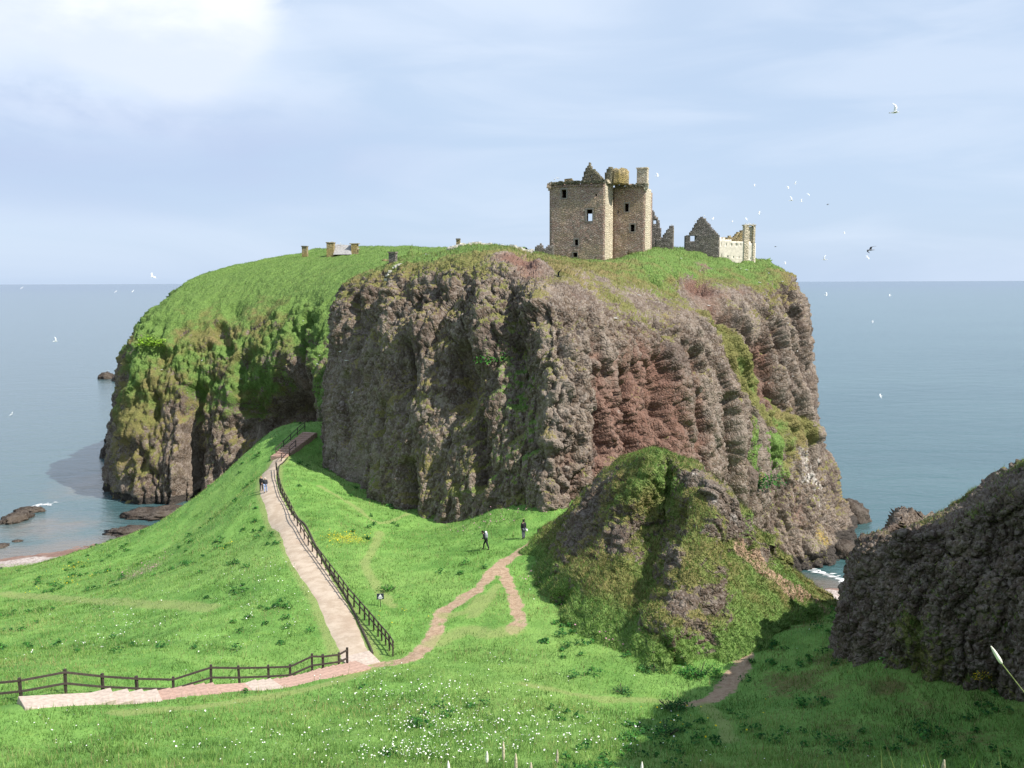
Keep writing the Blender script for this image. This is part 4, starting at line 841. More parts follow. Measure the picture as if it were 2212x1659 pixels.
wl = [(260, 1370, 45, 25, 110), (245, 1350, 60, 20, 60), (360, 1350, 30, 10, 30), (540, 1330, 30, 18, 60), (630, 1355, 15, 8, 25), (560, 1270, 70, 30, 110), (600, 1230, 50, 25, 70), (510, 1240, 40, 15, 35), (660, 1280, 25, 30, 30),
      (450, 1400, 200, 12, 60), (100, 1340, 90, 30, 50), (180, 1390, 60, 15, 18), (480, 1395, 40, 8, 16), (900, 1500, 130, 40, 260), (1000, 1570, 180, 35, 420), (920, 1570, 90, 14, 130), (1100, 1600, 150, 30, 200), (880, 1640, 90, 14, 260), (1010, 1630, 60, 6, 60),
      (1250, 1590, 100, 35, 120), (700, 1600, 200, 40, 130), (500, 1620, 300, 40, 90), (1180, 1480, 60, 20, 30), (1400, 1575, 50, 20, 40), (250, 1590, 250, 40, 50), (1080, 1440, 60, 20, 24), (1250, 1300, 80, 60, 14), (700, 1480, 90, 15, 40)]
flowers('white_flowers', scatter_uv([(a, b, c*1.25, d*1.3, int(e*.55)) for a, b, c, d, e in wl]), 0.031, (0.86, 0.86, 0.80), 0.22, 0.55)
x, y, k = ground_points(700); sl_ = (worn[k] < .3) & (y < 75) & (fbm(np.c_[x, y, 0*x]+33, 9, 2) > 0.0)
flowers('small_white_flowers', np.c_[x, y, hz_(x, y)][sl_], 0.026, (0.84, 0.85, 0.78), 0.15, 0.35)
flowers('yellow_flowers', scatter_uv([(750, 1163, 45, 12, 150), (720, 1170, 20, 12, 40), (170, 1222, 40, 8, 60), (150, 1258, 60, 8, 60), (491, 1180, 12, 5, 26), (1490, 1560, 150, 30, 20), (860, 1330, 60, 30, 14)]), 0.040, (0.75, 0.60, 0.03), 0.15, 0.32)
flowers('pink_flowers', scatter_uv([(300, 1238, 60, 12, 70), (330, 1232, 25, 8, 50), (1080, 1122, 110, 20, 120), (1160, 1250, 60, 20, 40), (1240, 1260, 70, 30, 40), (1290, 1320, 60, 40, 50), (1330, 1390, 40, 12, 30), (1105, 1358, 12, 4, 18)]), 0.045, (0.45, 0.24, 0.30), 0.25, 0.65)

# ------------------------------------------------------------------ gravel path, steps, fences
def ribbon(name, ctr, halfw, mat, lift=0.06, nseg=12, ncross=9):
    A = np.array([[c[0], c[1]] for c in ctr]); W = np.array(halfw, float); t = np.linspace(0, len(A)-1, (len(A)-1)*nseg+1)
    Q = catmull(A, t); Wd = catmull(W, t); T = np.gradient(Q, axis=0); T /= np.linalg.norm(T, axis=1, keepdims=True); N = np.c_[T[:, 1], -T[:, 0]]
    s = np.linspace(-1, 1, ncross); V = []
    for i in range(len(Q)):
        wob = 1+0.03*math.sin(i*1.7)+0.05*math.sin(i*0.37+1)
        for sj in s:
            xy = Q[i]+N[i]*sj*Wd[i]*wob; V.append([*xy, hz_(*xy)[0]+lift-0.07*abs(sj)**4])
    return tagp(mesh_np(name, V, grid_faces(len(Q), ncross), mat, None, True), kind='structure'), Q, N, Wd
pth = [P(*p[:3]) for p in PATHC]
_, PQ, PN, PW = ribbon('path', pth, [p[3] for p in PATHC], M_PATH)
bm = bmesh.new()
for i in range(4, len(PQ)-1):
    a, b = [np.r_[PQ[j]+PN[j]*(PW[j]+0.16), 0] for j in (i, i+1)]; a[2] = hz_(a[0], a[1])[0]+0.05; b[2] = hz_(b[0], b[1])[0]+0.05
    add_bar(bm, a, b, 0.10, 0.18)
tagp(bm_obj('path_edging', bm, M_TIMBER), 'low dark timber edging board along the right side of the gravel path', 'path edging')

# near flight: treads run from the left edge of the picture down to the foot of the gravel path
stair = empty('staircase', tuple(P(*STAIR[3])))
tagp(stair, 'long shallow flight of pink and pale stone steps beside the foreground rail fence', 'steps')
SA = np.array([P(*p) for p in STAIR]); 
def on_stair(t): return catmull(SA, np.array([t*(len(SA)-1)]))[0]
brk = [0, .20, .235, .27, .30, .33, .36, .39, .42, .45, .475, .585, .61, .635, .66, .685, .71, .735, .76, .785, .81, .835, .86, .885, .91, .935, .96, 1.0]
zs = np.linspace(0.10, 0.10, len(brk))
org = Vector(stair.location)
for i in range(len(brk)-1):
    a, b = on_stair(brk[i]), on_stair(min(1, brk[i+1]+0.012)); mid = (a+b)/2; d = b-a; L = math.hypot(d[0], d[1])
    ang = math.atan2(d[1], d[0]); bm = bmesh.new()
    ztop = max(hz_(a[0], a[1])[0], hz_(mid[0], mid[1])[0])+0.12
    add_box(bm, Vector((0, 0, -0.30)), Vector((L, 1.55+0.1*random.random(), 0.6)), None, 0, 0.015)
    bmesh.ops.bevel(bm, geom=bm.edges[:], offset=0.02, segments=1, affect='EDGES')
    pale_ = brk[i] < .32 or (.585 <= brk[i] < .64)
    o = bm_obj('step', bm, M_STEP_W if pale_ else M_STEP_P, stair); o.location = Vector((mid[0], mid[1], ztop))-org; o.rotation_euler = (0, -math.atan2(hz_(b[0], b[1])[0]-hz_(a[0], a[1])[0], L)*(1.0 if L > 1.2 else 0.0), ang+random.uniform(-.02, .02))
    if L > 1.2: o.location.z = hz_(mid[0], mid[1])[0]+0.10-org.z
la = P(768, 1436, 52.6); bm = bmesh.new(); add_box(bm, Vector((0, 0, -0.25)), Vector((1.9, 1.9, 0.5)), None, 0, .03)
o = bm_obj('landing', bm, M_STEP_W, stair); o.location = Vector((la[0]+.2, la[1]+.55, hz_(la[0], la[1]+.5)[0]+0.10))-org; o.rotation_euler.z = 0.55

def fence(name, posts, label, cat='fence', rails=(0.88, 0.42), psz=0.11, rsz=(0.05, 0.10), group=None):
    """posts = list of (base point, height)"""
    root = empty(name, tuple(posts[0][0])); tagp(root, label, cat, group); o0 = Vector(root.location)
    for b, h in posts:
        bm = bmesh.new(); add_box(bm, Vector((0, 0, h/2-0.15)), Vector((psz, psz, h+0.3)), None, 0, 0.006)
        o = bm_obj('post', bm, M_TIMBER, root); o.location = Vector(b)-o0; o.rotation_euler = (random.uniform(-.03, .03), random.uniform(-.03, .03), random.uniform(-.2, .2))
    for k in range(len(posts)-1):
        for fr in rails:
            a = Vector(posts[k][0])+Vector((0, 0, posts[k][1]*fr))-o0; b = Vector(posts[k+1][0])+Vector((0, 0, posts[k+1][1]*fr))-o0
            off = Vector((a-b).cross(Vector((0, 0, 1))).normalized())*(-psz*0.5-rsz[0]*0.3)
            bm = bmesh.new(); add_bar(bm, a+off, b+off, rsz[0], rsz[1]); bm_obj('rail', bm, M_TIMBER, root)
    return root
pl = []
for (u, v), hp in zip(FENCE_L, FENCE_LH):
    b = P(u, v, fl_d(u)); g = hz_(b[0], b[1])[0]; hgt = hp/1900*math.hypot(b[1], b[0]*0.3)*1.13
    pl.append((np.array([b[0], b[1], b[2]]), hgt))
p0 = pl[0][0]; pl.insert(0, (p0+np.array([-1.9, -0.7, 0.1]), pl[0][1]))
fence('post_and_rail_fence', pl, 'dark two-rail timber fence with tall posts beside the stone steps in the left foreground', 'fence', (0.90, 0.46), 0.13, (0.05, 0.11))
# right-hand fence of the gravel path
FR = [(849, 1418), (838, 1400), (826, 1386), (814, 1372), (800, 1354), (786, 1338), (770, 1318), (751, 1297), (737, 1276), (723, 1258), (710, 1240), (697, 1222), (683, 1203), (669, 1184), (657, 1165), (646, 1144), (636, 1126), (628, 1108), (621, 1094), (614, 1082), (608, 1068), (603, 1050), (599, 1032), (597, 1016)]
pr = []
FRp = np.array(FR, float)
tt = np.linspace(0, len(FRp)-1, 34)
for u, v in catmull(FRp, tt):
    b = hit(u, v, 45, 118); pr.append((b, 1.05))
fence('post_and_rail_fence', pr, 'long dark two-rail fence curving up the right side of the gravel path', 'fence', (0.88, 0.48), 0.10, (0.05, 0.09))

# stone stair climbing into the shade at the far end of the path
st2 = empty('stone_stair', tuple(P(603, 988, 116.5))); tagp(st2, 'worn stone steps climbing into the cliff shadow at the far end of the path', 'steps'); o2 = Vector(st2.location)
SB = [P(603, 988, 116.5), P(628, 968, 119.5), P(648, 953, 121.8), P(668, 938, 124.0)]
for i in range(14):
    q = catmull(np.array(SB), np.array([i/13*3]))[0]; bm = bmesh.new(); add_box(bm, Vector((0, 0, -0.35)), Vector((0.85, 2.1, 0.8)), None, 0, .03)
    o = bm_obj('step', bm, M_STEP_P, st2); o.location = Vector((q[0], q[1], max(q[2], hz_(q[0], q[1])[0])+0.16))-o2; o.rotation_euler.z = math.atan2(SB[3][1]-SB[0][1], SB[3][0]-SB[0][0])
def zg(u, v, d):
    b = P(u, v, d); b[2] = max(b[2], hz_(b[0], b[1])[0]); return b
fence('handrail', [(zg(596, 984, 117.6), 1.1), (zg(613, 968, 119.6), 1.1), (zg(628, 957, 121.6), 1.1), (zg(643, 946, 123.6), 1.1), (zg(659, 933, 125.6), 1.1)], 'longer dark handrail on the left of the shaded stair at the end of the path', 'handrail', (0.95, 0.45), 0.10, (0.06, 0.08))
fence('handrail', [(zg(608, 1000, 114.6), 1.1), (zg(625, 980, 117.0), 1.1), (zg(639, 968, 119.2), 1.1)], 'short dark handrail of three posts on the right of the shaded stair', 'handrail', (0.95, 0.45), 0.10, (0.06, 0.08))

# ------------------------------------------------------------------ things on the rock: ray and drop helpers
from mathutils.bvhtree import BVHTree
def bvh(V, F): return BVHTree.FromPolygons([tuple(q) for q in V], [tuple(map(int, f)) for f in F])
BV = bvh(HLV, HLF)
EYE = Vector((0, 0, CAM_Z))
def on_rock(u, v):
    r = Vector(ray([u], [v])[0]).normalized(); h = BV.ray_cast(EYE, r)
    return np.array(h[0]) if h[0] is not None else None
def drop(x, y):
    h = BV.ray_cast(Vector((x, y, 90)), Vector((0, 0, -1)))
    return h[0].z if h[0] is not None else 45.0

# ------------------------------------------------------------------ masonry walls with real openings
def wall(name, parent, p0, p1, zb, top, th, mat, openings=(), cell=0.42, jit=0.05, seed=0):
    """p0 -> p1 in the parent's plan; the outside face is on the right of that direction. top = height or function of s"""
    p0 = Vector((*p0, 0)); p1 = Vector((*p1, 0)); L = (p1-p0).length; ang = math.atan2(p1.y-p0.y, p1.x-p0.x); rr = random.Random(seed+int(L*100))
    tf = top if callable(top) else (lambda s: top)
    zmax = max(tf(L*i/60) for i in range(61))+0.01
    def brks(a, b, ext, c):
        n = max(1, round((b-a)/c)); q = [a+(b-a)*i/n for i in range(n+1)]
        q = [t for t in q if all(abs(t-e) > c*0.35 or e in (a, b) for e in ext)]+[e for e in ext if a < e < b]
        return sorted(set([round(t, 4) for t in q]))
    xs = brks(0, L, [o[0] for o in openings]+[o[1] for o in openings], cell); zs_ = brks(zb, zmax, [o[2] for o in openings]+[o[3] for o in openings], cell)
    nx, nz = len(xs)-1, len(zs_)-1
    fill = [[False]*nz for _ in range(nx)]
    for i in range(nx):
        xc = (xs[i]+xs[i+1])/2; tt_ = tf(xc)
        for k in range(nz):
            zc = (zs_[k]+zs_[k+1])/2
            fill[i][k] = zc < tt_ and not any(o[0] < xc < o[1] and o[2] < zc < o[3] for o in openings)
    opx = {round(t, 4) for o in openings for t in o[:2]}; opz = {round(t, 4) for o in openings for t in o[2:4]}
    vid = {}; V = []
    def vtx(i, j, k):
        if (i, j, k) not in vid:
            x, z = xs[i], zs_[k]; edge = i in (0, nx)
            jx = 0 if edge or x in opx else rr.uniform(-jit, jit); jz = 0 if z in opz else rr.uniform(-jit, jit)
            V.append((x+jx, j*th+(0 if edge else rr.uniform(-jit, jit)*0.7), z+jz)); vid[(i, j, k)] = len(V)-1
        return vid[(i, j, k)]
    F = []
    fl = lambda i, k: 0 <= i < nx and 0 <= k < nz and fill[i][k]
    for i in range(nx):
        for k in range(nz):
            if not fill[i][k]: continue
            F.append([vtx(i, 0, k), vtx(i+1, 0, k), vtx(i+1, 0, k+1), vtx(i, 0, k+1)]); F.append([vtx(i+1, 1, k), vtx(i, 1, k), vtx(i, 1, k+1), vtx(i+1, 1, k+1)])
            if not fl(i-1, k): F.append([vtx(i, 1, k), vtx(i, 0, k), vtx(i, 0, k+1), vtx(i, 1, k+1)])
            if not fl(i+1, k): F.append([vtx(i+1, 0, k), vtx(i+1, 1, k), vtx(i+1, 1, k+1), vtx(i+1, 0, k+1)])
            if not fl(i, k+1): F.append([vtx(i, 0, k+1), vtx(i+1, 0, k+1), vtx(i+1, 1, k+1), vtx(i, 1, k+1)])
            if not fl(i, k-1): F.append([vtx(i, 1, k), vtx(i+1, 1, k), vtx(i+1, 0, k), vtx(i, 0, k)])
    o = mesh_np(name, V, F, mat, parent); o.location = p0; o.rotation_euler.z = ang
    return o
def surround(parent_wall, o, wd=0.2, proud=0.035, name='window_surround', mat=None):
    """stone dressing round an opening, a part of the wall it sits in"""
    x0, x1, z0, z1 = o[:4]; bm = bmesh.new()
    for c, sz in [(((x0+x1)/2, (z1+wd/2+.0)), (x1-x0+2*wd, wd)), (((x0+x1)/2, (z0-wd*.35)), (x1-x0+2*wd, wd*.7)), ((x0-wd/2, (z0+z1)/2), (wd, z1-z0-.004)), ((x1+wd/2, (z0+z1)/2), (wd, z1-z0-.004))]:
        add_box(bm, Vector((c[0], 0.10-proud, c[1])), Vector((sz[0], 0.2, sz[1])), None, 0, .004)
    return bm_obj(name, bm, mat or M_SURR, parent_wall)
def rag(prof, amp, seed):
    """profile through points with a ragged broken edge"""
    xs = [p[0] for p in prof]; zs_ = [p[1] for p in prof]; ph = seed*1.7
    return lambda s: float(np.interp(s, xs, zs_))+amp*(math.sin(s*3.1+ph)+0.6*math.sin(s*7.3+ph*2)+0.5*math.sin(s*13.7+ph))*0.5
def rubble_course(name, parent, p0, p1, z, n, sz, mat, seed=1, out=0.0, rows=1):
    bm = bmesh.new(); rr = random.Random(seed); a = Vector(p0); b = Vector(p1)
    for rw in range(rows):
        for i in range(n):
            t = (i+.5+rr.uniform(-.25, .25))/n; q = a.lerp(b, t); s3 = Vector((sz*rr.uniform(.7, 1.4), sz*rr.uniform(.6, 1.1), sz*rr.uniform(.5, 1.0)))
            rot = Matrix.Rotation(math.atan2(b.y-a.y, b.x-a.x)+rr.uniform(-.3, .3), 3, 'Z') @ Matrix.Rotation(rr.uniform(-.15, .15), 3, 'X')
            add_box(bm, Vector((q.x, q.y, z+q.z+rw*sz*.6+rr.uniform(-.3, .3)*sz)), s3, rot, 0, sz*.12)
    return bm_obj(name, bm, mat, parent)

# --- the keep: an L-plan tower
KO = P(1187, 564, 149.0); KO[2] = 48.0
KZ = P(1300, 567, 147.5)[2]
keep = empty('ruined_keep', (KO[0], KO[1], KZ), R_(-20)); tagp(keep, 'tall roofless square stone keep with two sunlit sides coloured paler on the cliff top', 'castle keep')
W1 = (2.08, 2.90, 10.6, 12.0); W2 = (6.37, 7.34, 6.75, 8.62); W3 = (4.35, 4.96, 2.8, 3.8); W4 = (4.1, 4.85, 0.9, 1.62); W5 = (7.85, 8.1, 10.65, 11.1)
fw = wall('front_wall', keep, (0, 0), (9.5, 0), -3, rag([(0, 13.0), (9.5, 13.1)], .12, 1), 1.1, M_KEEP, [W1, W2, W3, W4, W5], seed=1)
for o in (W1, W2, W3, W4): surround(fw, o, .2 if o is not W4 else .12)
rw = wall('return_wall', keep, (9.5, 1.1), (9.5, 5.5), -3.5, rag([(0, 13.1), (4.4, 13.0)], .1, 2), 1.1, M_PALE_SUN_TINT, [(1.9, 2.05, 4.7, 6.4)], seed=2)
cornb = wall('sun_tinted_end_face', keep, (9.53, 0.0), (9.53, 1.1), -3.5, 12.9, 0.06, M_PALE_SUN_TINT, seed=3)  # thin sheet added so the wall end takes the painted sunlit colour
V5 = (2.0, 2.66, 8.5, 9.86); V6 = (3.0, 3.7, 5.2, 6.35); V7 = (2.5, 3.0, 0.3, 1.55); V8 = (0.75, .95, 8.25, 8.75)
ww = wall('wing_wall', keep, (9.5, 5.5), (15.0, 5.5), -3.5, rag([(0, 12.6), (3, 12.9), (5.5, 12.7)], .14, 3), 1.1, M_KEEP, [V5, V6, V7, V8], seed=4)
for o in (V5, V6): surround(ww, o)
wall('side_wall', keep, (15.0, 6.6), (15.0, 10.3), -3.5, rag([(0, 12.7), (3.7, 12.4)], .14, 4), 1.1, M_PALE_SUN_TINT, seed=5)
wall('sun_tinted_end_face', keep, (15.03, 5.5), (15.03, 6.6), -3.5, 12.5, 0.06, M_PALE_SUN_TINT, seed=6)
# the back wall has an opening on the line of sight through the second window
c_loc = Matrix.Rotation(R_(20), 4, 'Z') @ (EYE-Vector(keep.location)); w2c = Vector(((W2[0]+W2[1])/2, 0.5, 7.5)); dd_ = w2c-c_loc; tt_ = (10.5-c_loc.y)/dd_.y; bk = c_loc+dd_*tt_
bx = 15.0-bk.x
wall('back_wall', keep, (15.0, 11.4), (0, 11.4), -3, rag([(0, 12.2), (8, 12.6), (15.0, 12.6)], .2, 5), 1.1, M_KEEP, [(bx-0.62, bx+0.66, bk.z-1.3, bk.z+0.55)], seed=7)
wall('left_wall', keep, (0, 10.3), (0, 1.1), -3, rag([(0, 12.8), (9.2, 13.0)], .12, 6), 1.1, M_KEEP, seed=8)
bm = bmesh.new(); add_box(bm, Vector((5.2, 5.7, 12.1)), Vector((8.2, 9.1, 0.3))); add_box(bm, Vector((11.7, 8.45, 12.1)), Vector((4.4, 3.6, 0.3))); bm_obj('inner_shade_slab', bm, M_KEEP, keep)  # unseen slabs added inside to keep daylight out, so windows look dark
rubble_course('parapet', keep, (0.0, -0.15, 0), (9.4, -0.15, 0), 12.95, 34, .34, M_DARKST, 3, rows=2)
rubble_course('parapet', keep, (9.75, 0.1, 0), (9.75, 5.2, 0), 12.95, 16, .34, M_PALE_SUN_TINT, 4, rows=2)
rubble_course('parapet', keep, (9.9, 5.3, 0), (14.9, 5.3, 0), 12.65, 20, .34, M_DARKST, 5, rows=2)
rubble_course('corbel_course', keep, (0.1, -0.08, 0), (9.3, -0.08, 0), 12.45, 26, .26, M_KEEP, 6)
bm = bmesh.new(); add_box(bm, Vector((15.05, 5.6, 12.6)), Vector((.75, .8, .9)), None, 0, .08); add_box(bm, Vector((15.0, 5.62, 11.95)), Vector((.45, .5, .45)), None, 0, .05); bm_obj('corner_turret', bm, M_PALE_SUN_TINT, keep)
bm = bmesh.new(); add_box(bm, Vector((0.0, 0.0, 12.75)), Vector((.7, .7, .8)), None, 0, .08); add_box(bm, Vector((0.03, 0.0, 12.1)), Vector((.42, .42, .5)), None, 0, .05); bm_obj('corner_turret', bm, M_KEEP, keep)
wall('gable', keep, (4.7, 3.2), (8.5, 3.2), 12.3, rag([(0, 14.0), (.4, 15.0), (.9, 15.9), (1.15, 16.5), (1.45, 16.2), (2.0, 15.3), (2.9, 14.5), (3.8, 13.6)], .2, 7), .8, M_DARKST, [(1.35, 1.6, 14.2, 14.45)], cell=.28, seed=9)
# rounded cap house
def lathe(prof, n=14, jit=0.06, seed=1, squash=(1, 1)):
    bm = bmesh.new(); rr = random.Random(seed); rings = []
    for r, z in prof: rings.append([bm.verts.new(((r+rr.uniform(-jit, jit))*math.cos(2*math.pi*i/n)*squash[0], (r+rr.uniform(-jit, jit))*math.sin(2*math.pi*i/n)*squash[1], z+rr.uniform(-jit, jit))) for i in range(n)])
    for a, b in zip(rings, rings[1:]):
        for i in range(n): bm.faces.new([a[i], a[(i+1) % n], b[(i+1) % n], b[i]])
    bm.faces.new(rings[-1]); bm.faces.new(rings[0][::-1])
    return bm
o = bm_obj('cap_house', lathe([(1.72, 0), (1.72, .9), (1.75, 1.5), (1.66, 2.0), (1.45, 2.3), (1.1, 2.4), (.5, 2.3)], 14, .15, 3), M_YSTONE, keep); o.location = (10.9, 3.4, 12.9)
wall('stair_head', keep, (9.0, 1.5), (10.2, 1.5), 12.6, rag([(0, 14.0), (.4, 15.2), (1.2, 15.6)], .2, 8), .9, M_DARKST, cell=.3, seed=10)
bm = bmesh.new(); add_box(bm, Vector((0, 0, 1.6)), Vector((1.75, 1.3, 3.4)), None, 0, .03); add_box(bm, Vector((0, 0, 3.42)), Vector((1.95, 1.5, .22)), None, 0, .03)
ch = bm_obj('chimney', bm, M_PALE_SUN_TINT, keep); ch.location = (13.9, 8.2, 12.4)
bm = bmesh.new(); add_box(bm, Vector((2.9, 1.3, 13.4)), Vector((1.25, .8, .9)), None, 0, .06); bm_obj('chimney_stub', bm, M_YSTONE, keep)

# --- other ruins on the summit
def at(u, v, d, rz=0.0, name='ruin', label='', cat='ruin', group=None):
    q = P(u, v, d); e = empty(name, tuple(q), rz); tagp(e, label, cat, group); return e
r1_ = at(1372, 527, 163, R_(-8), 'ruined_wall', 'tall broken grey wall stepping down behind the right side of the keep', 'ruined wall')
wall('masonry', r1_, (0, 0), (4.7, 0), -3, rag([(0, 8.2), (2.55, 8.0), (2.6, 7.1), (3.4, 5.6), (4.1, 4.2), (4.5, 3.4), (4.7, 1.2)], .22, 1), .9, M_RUIN, [(3.25, 3.75, 3.6, 4.25)], cell=.32, seed=21)
r2_ = at(1426, 526, 160, R_(-12), 'ruined_wall', 'small jagged yellow-edged wall fragment standing between the keep and the gable', 'ruined wall')
wall('masonry', r2_, (-.9, 0), (2.35, 0), -3, rag([(0, .8), (1.1, .9), (1.35, 1.3), (2.0, 2.2), (2.4, 3.0), (3.25, 3.1)], .15, 2), .7, M_RUIN, cell=.26, seed=22)
wall('lichened_end', r2_, (2.38, 0), (2.38, .7), -3, 2.8, .05, M_YSTONE, cell=.26, seed=23)
g_ = at(1478, 530, 166, R_(-14), 'ruined_gable', 'grey triangular rubble gable with one small window beside the pale building', 'ruined gable')
wall('masonry', g_, (0, 0), (6.4, 0), -4, rag([(0, 1.6), (.7, 2.0), (1.3, 3.0), (2.5, 4.9), (2.9, 5.2), (3.6, 5.1), (5.0, 3.2), (6.4, 1.7)], .12, 4), .8, M_RUIN, [(1.05, 1.85, .75, 1.75)], cell=.28, seed=24)
b_ = at(1549.5, 540, 165.5, R_(10), 'roofless_building', 'pale roofless building with a tall twin chimney at the right of the cliff top', 'ruined building')
wall('long_wall', b_, (0, 0), (7.6, 0), -5, rag([(0, 2.25), (1.6, 2.1), (3.0, 1.75), (7.6, 1.25)], .10, 5), .8, M_LIME, [(i*0.95+.75, i*0.95+.83, .75, 1.25) for i in range(6)]+[(i*1.15+.8, i*1.15+.88, -1.3-.08*i, -.95-.08*i) for i in range(6)], cell=.35, jit=.025, seed=25)
wall('end_wall', b_, (7.6, .8), (7.6, 5), -5, rag([(0, 1.9), (4.2, 1.0)], .15, 6), .7, M_YSTONE, cell=.35, seed=26)
wall('back_wall', b_, (7.6, 5.8), (0, 5.8), -4, rag([(0, 3.9), (1.1, 3.8), (2.1, 2.7), (5, 2.4), (7.6, 1.9)], .2, 7), .8, M_YSTONE, cell=.35, seed=27)
bm = bmesh.new(); add_box(bm, Vector((.42, .45, 1.2)), Vector((.85, .9, 6.6)), None, 0, .03); add_box(bm, Vector((1.97, .45, 1.2)), Vector((.42, .9, 6.6)), None, 0, .03); add_box(bm, Vector((1.31, .62, 1.15)), Vector((.93, .5, 6.4)), None, 0, .02); add_box(bm, Vector((1.05, .45, 4.62)), Vector((2.35, 1.05, .2)), None, 0, .02)
o = bm_obj('chimney', bm, M_PALE_SUN_TINT, b_); o.location = (5.25, -.14, 0)
l_ = at(1152, 552, 146, R_(-8), 'ruined_wall', 'low dark ragged wall stump against the left side of the keep', 'ruined wall')
wall('masonry', l_, (0, 0), (3.4, 0), -2, rag([(0, .5), (.4, 1.5), (1.1, 1.9), (1.8, 1.3), (2.3, 1.5), (3.4, 1.7)], .18, 3), .8, M_RUIN, cell=.26, seed=28)
def stack(u, vb, d, wpx, hpx, label, mat=M_YSTONE, rz=-.15):
    s_ = d/1900; q = P(u, vb, d); zg_ = drop(q[0], q[1]); e = empty('stone_chimney', (q[0], q[1], min(q[2], zg_+.3))); e.rotation_euler.z = rz; tagp(e, label, 'chimney')
    w_ = wpx*s_; h_ = hpx*s_+q[2]-e.location.z; bm = bmesh.new(); add_box(bm, Vector((0, 0, h_/2-.6)), Vector((w_, w_*.8, h_+1.2)), None, 0, .02); bm_obj('shaft', bm, mat, e)
    bm = bmesh.new(); add_box(bm, Vector((0, 0, h_+.08)), Vector((w_*1.18, w_*.98, .22)), None, 0, .02); bm_obj('cap', bm, M_CAP, e)
    return e
stack(659, 545, 226, 11, 12, 'lone square chimney on the grassy skyline at the far left')
stack(849, 566, 124.5, 15, 19, 'pale stone chimney stump at the edge of the front cliff', M_RUIN, -.3)
stack(990, 534, 146, 8, 16, 'thin chimney on the grassy mound left of the keep')
ct = at(707, 545, 222, R_(-4), 'ruined_cottage', 'low ruined cottage with two chimneys and grey slate roof on the left skyline', 'ruined building')
bm = bmesh.new(); add_box(bm, Vector((.95, 0, .2)), Vector((1.8, 1.6, 4.2)), None, 0, .04); add_box(bm, Vector((.95, 0, 2.36)), Vector((2.05, 1.8, .2)), None, 0, .02); bm_obj('chimney', bm, M_YSTONE, ct)
bm = bmesh.new(); add_box(bm, Vector((6.9, .4, .2)), Vector((1.5, 1.5, 3.6)), None, 0, .04); add_box(bm, Vector((6.9, .4, 2.06)), Vector((2.3, 1.7, .18)), None, 0, .02); add_box(bm, Vector((7.8, .2, .6)), Vector((1.0, 1.0, .16)), None, 0, .02); bm_obj('chimney', bm, M_YSTONE, ct)
bm = bmesh.new(); vs = [bm.verts.new(v) for v in ((1.8, -1.2, -.6), (6.3, -1.2, -.6), (5.9, 1.2, 1.75), (2.0, 1.2, 2.05), (1.8, 3.2, -.6), (6.3, 3.2, -.6))]
for f in ((0, 1, 2, 3), (3, 2, 5, 4), (0, 3, 4), (1, 5, 2), (0, 4, 5, 1)): bm.faces.new([vs[i] for i in f])
bm_obj('roof', bm, M_SLATE, ct)
def rubble_wall(name, uvd, n, sz, label, mat, rows=1, seed=1):
    a, b = P(*uvd[0]), P(*uvd[1]); a[2] = drop(a[0], a[1]); b[2] = drop(b[0], b[1]); e = tuple(a)
    bm = bmesh.new(); rr = random.Random(seed)
    for rw in range(rows):
        for i in range(n):
            t = (i+rr.uniform(.2, .8))/n; q = a+(b-a)*t; z_ = drop(q[0], q[1])
            add_box(bm, Vector((q[0]-a[0], q[1]-a[1]+rr.uniform(-.2, .2), z_-a[2]+sz*(.2+.55*rw)+rr.uniform(-.1, .1)*sz)), Vector((sz*rr.uniform(.7, 1.5), sz*rr.uniform(.6, 1.1), sz*rr.uniform(.5, .95))), Matrix.Rotation(rr.uniform(-.5, .5), 3, 'Z'), 0, sz*.12)
    o = bm_obj(name, bm, mat); o.location = e; tagp(o, label, 'rubble wall'); return o
M_WSTONE = simple('whitened_stone', (0.52, 0.49, 0.43), scale=3.0, var=.3)
rubble_wall('rubble_wall', [(968, 552, 134), (1062, 541, 137)], 34, .42, 'line of whitened rubble stones curving over the mound left of the keep', M_WSTONE, 2, 3)
rubble_wall('rubble_wall', [(1105, 548, 134), (1150, 549, 138)], 15, .5, 'short bank of pale stones between the red scar and the wall stump', M_WSTONE, 2, 4)
rubble_wall('rubble_wall', [(832, 571, 121.5), (868, 570, 122.5)], 14, .34, 'small pale stones round the foot of the cliff edge chimney', M_WSTONE, 1, 5)
rubble_wall('rubble_wall', [(825, 544, 205), (850, 543, 205)], 7, .7, 'low lichened wall head barely showing on the skyline behind the cliff chimney', M_YSTONE, 1, 6)

# ------------------------------------------------------------------ rocks in the sea
M_SEAROCK = rock_material('dark_wet_rock', cob=1.5, tone=0.42)
def sea_rock(u, v, d, sx_, sy_, sz_, label, seed, ruff=.35):
    r = ray([u], [v])[0]; d = CAM_Z/-r[2]; q = r*d
    bm = bmesh.new(); bmesh.ops.create_icosphere(bm, subdivisions=4, radius=1.0)
    co = np.array([v_.co[:] for v_ in bm.verts]); n_ = 1+ruff*fbm(co*1.5+seed*7.1, 1.0, 5, .62, True)+.22*fbm(co*4+seed, 1.0, 3)
    for v_, k_ in zip(bm.verts, n_): v_.co *= k_; v_.co.x *= sx_; v_.co.y *= sy_; v_.co.z = v_.co.z*sz_
    o = bm_obj('sea_rock', bm, M_SEAROCK, None, True); o.location = (q[0], q[1], -.1); tagp(o, label, 'rock'); return o
sea_rock(231, 818, 0, 3.3, 3.2, 2.7, 'dark skerry rising from the sea beside the left cliff, the larger of two', 1)
sea_rock(262, 822, 0, 3.3, 4.0, 3.2, 'dark skerry touching the foot of the left cliff', 2)
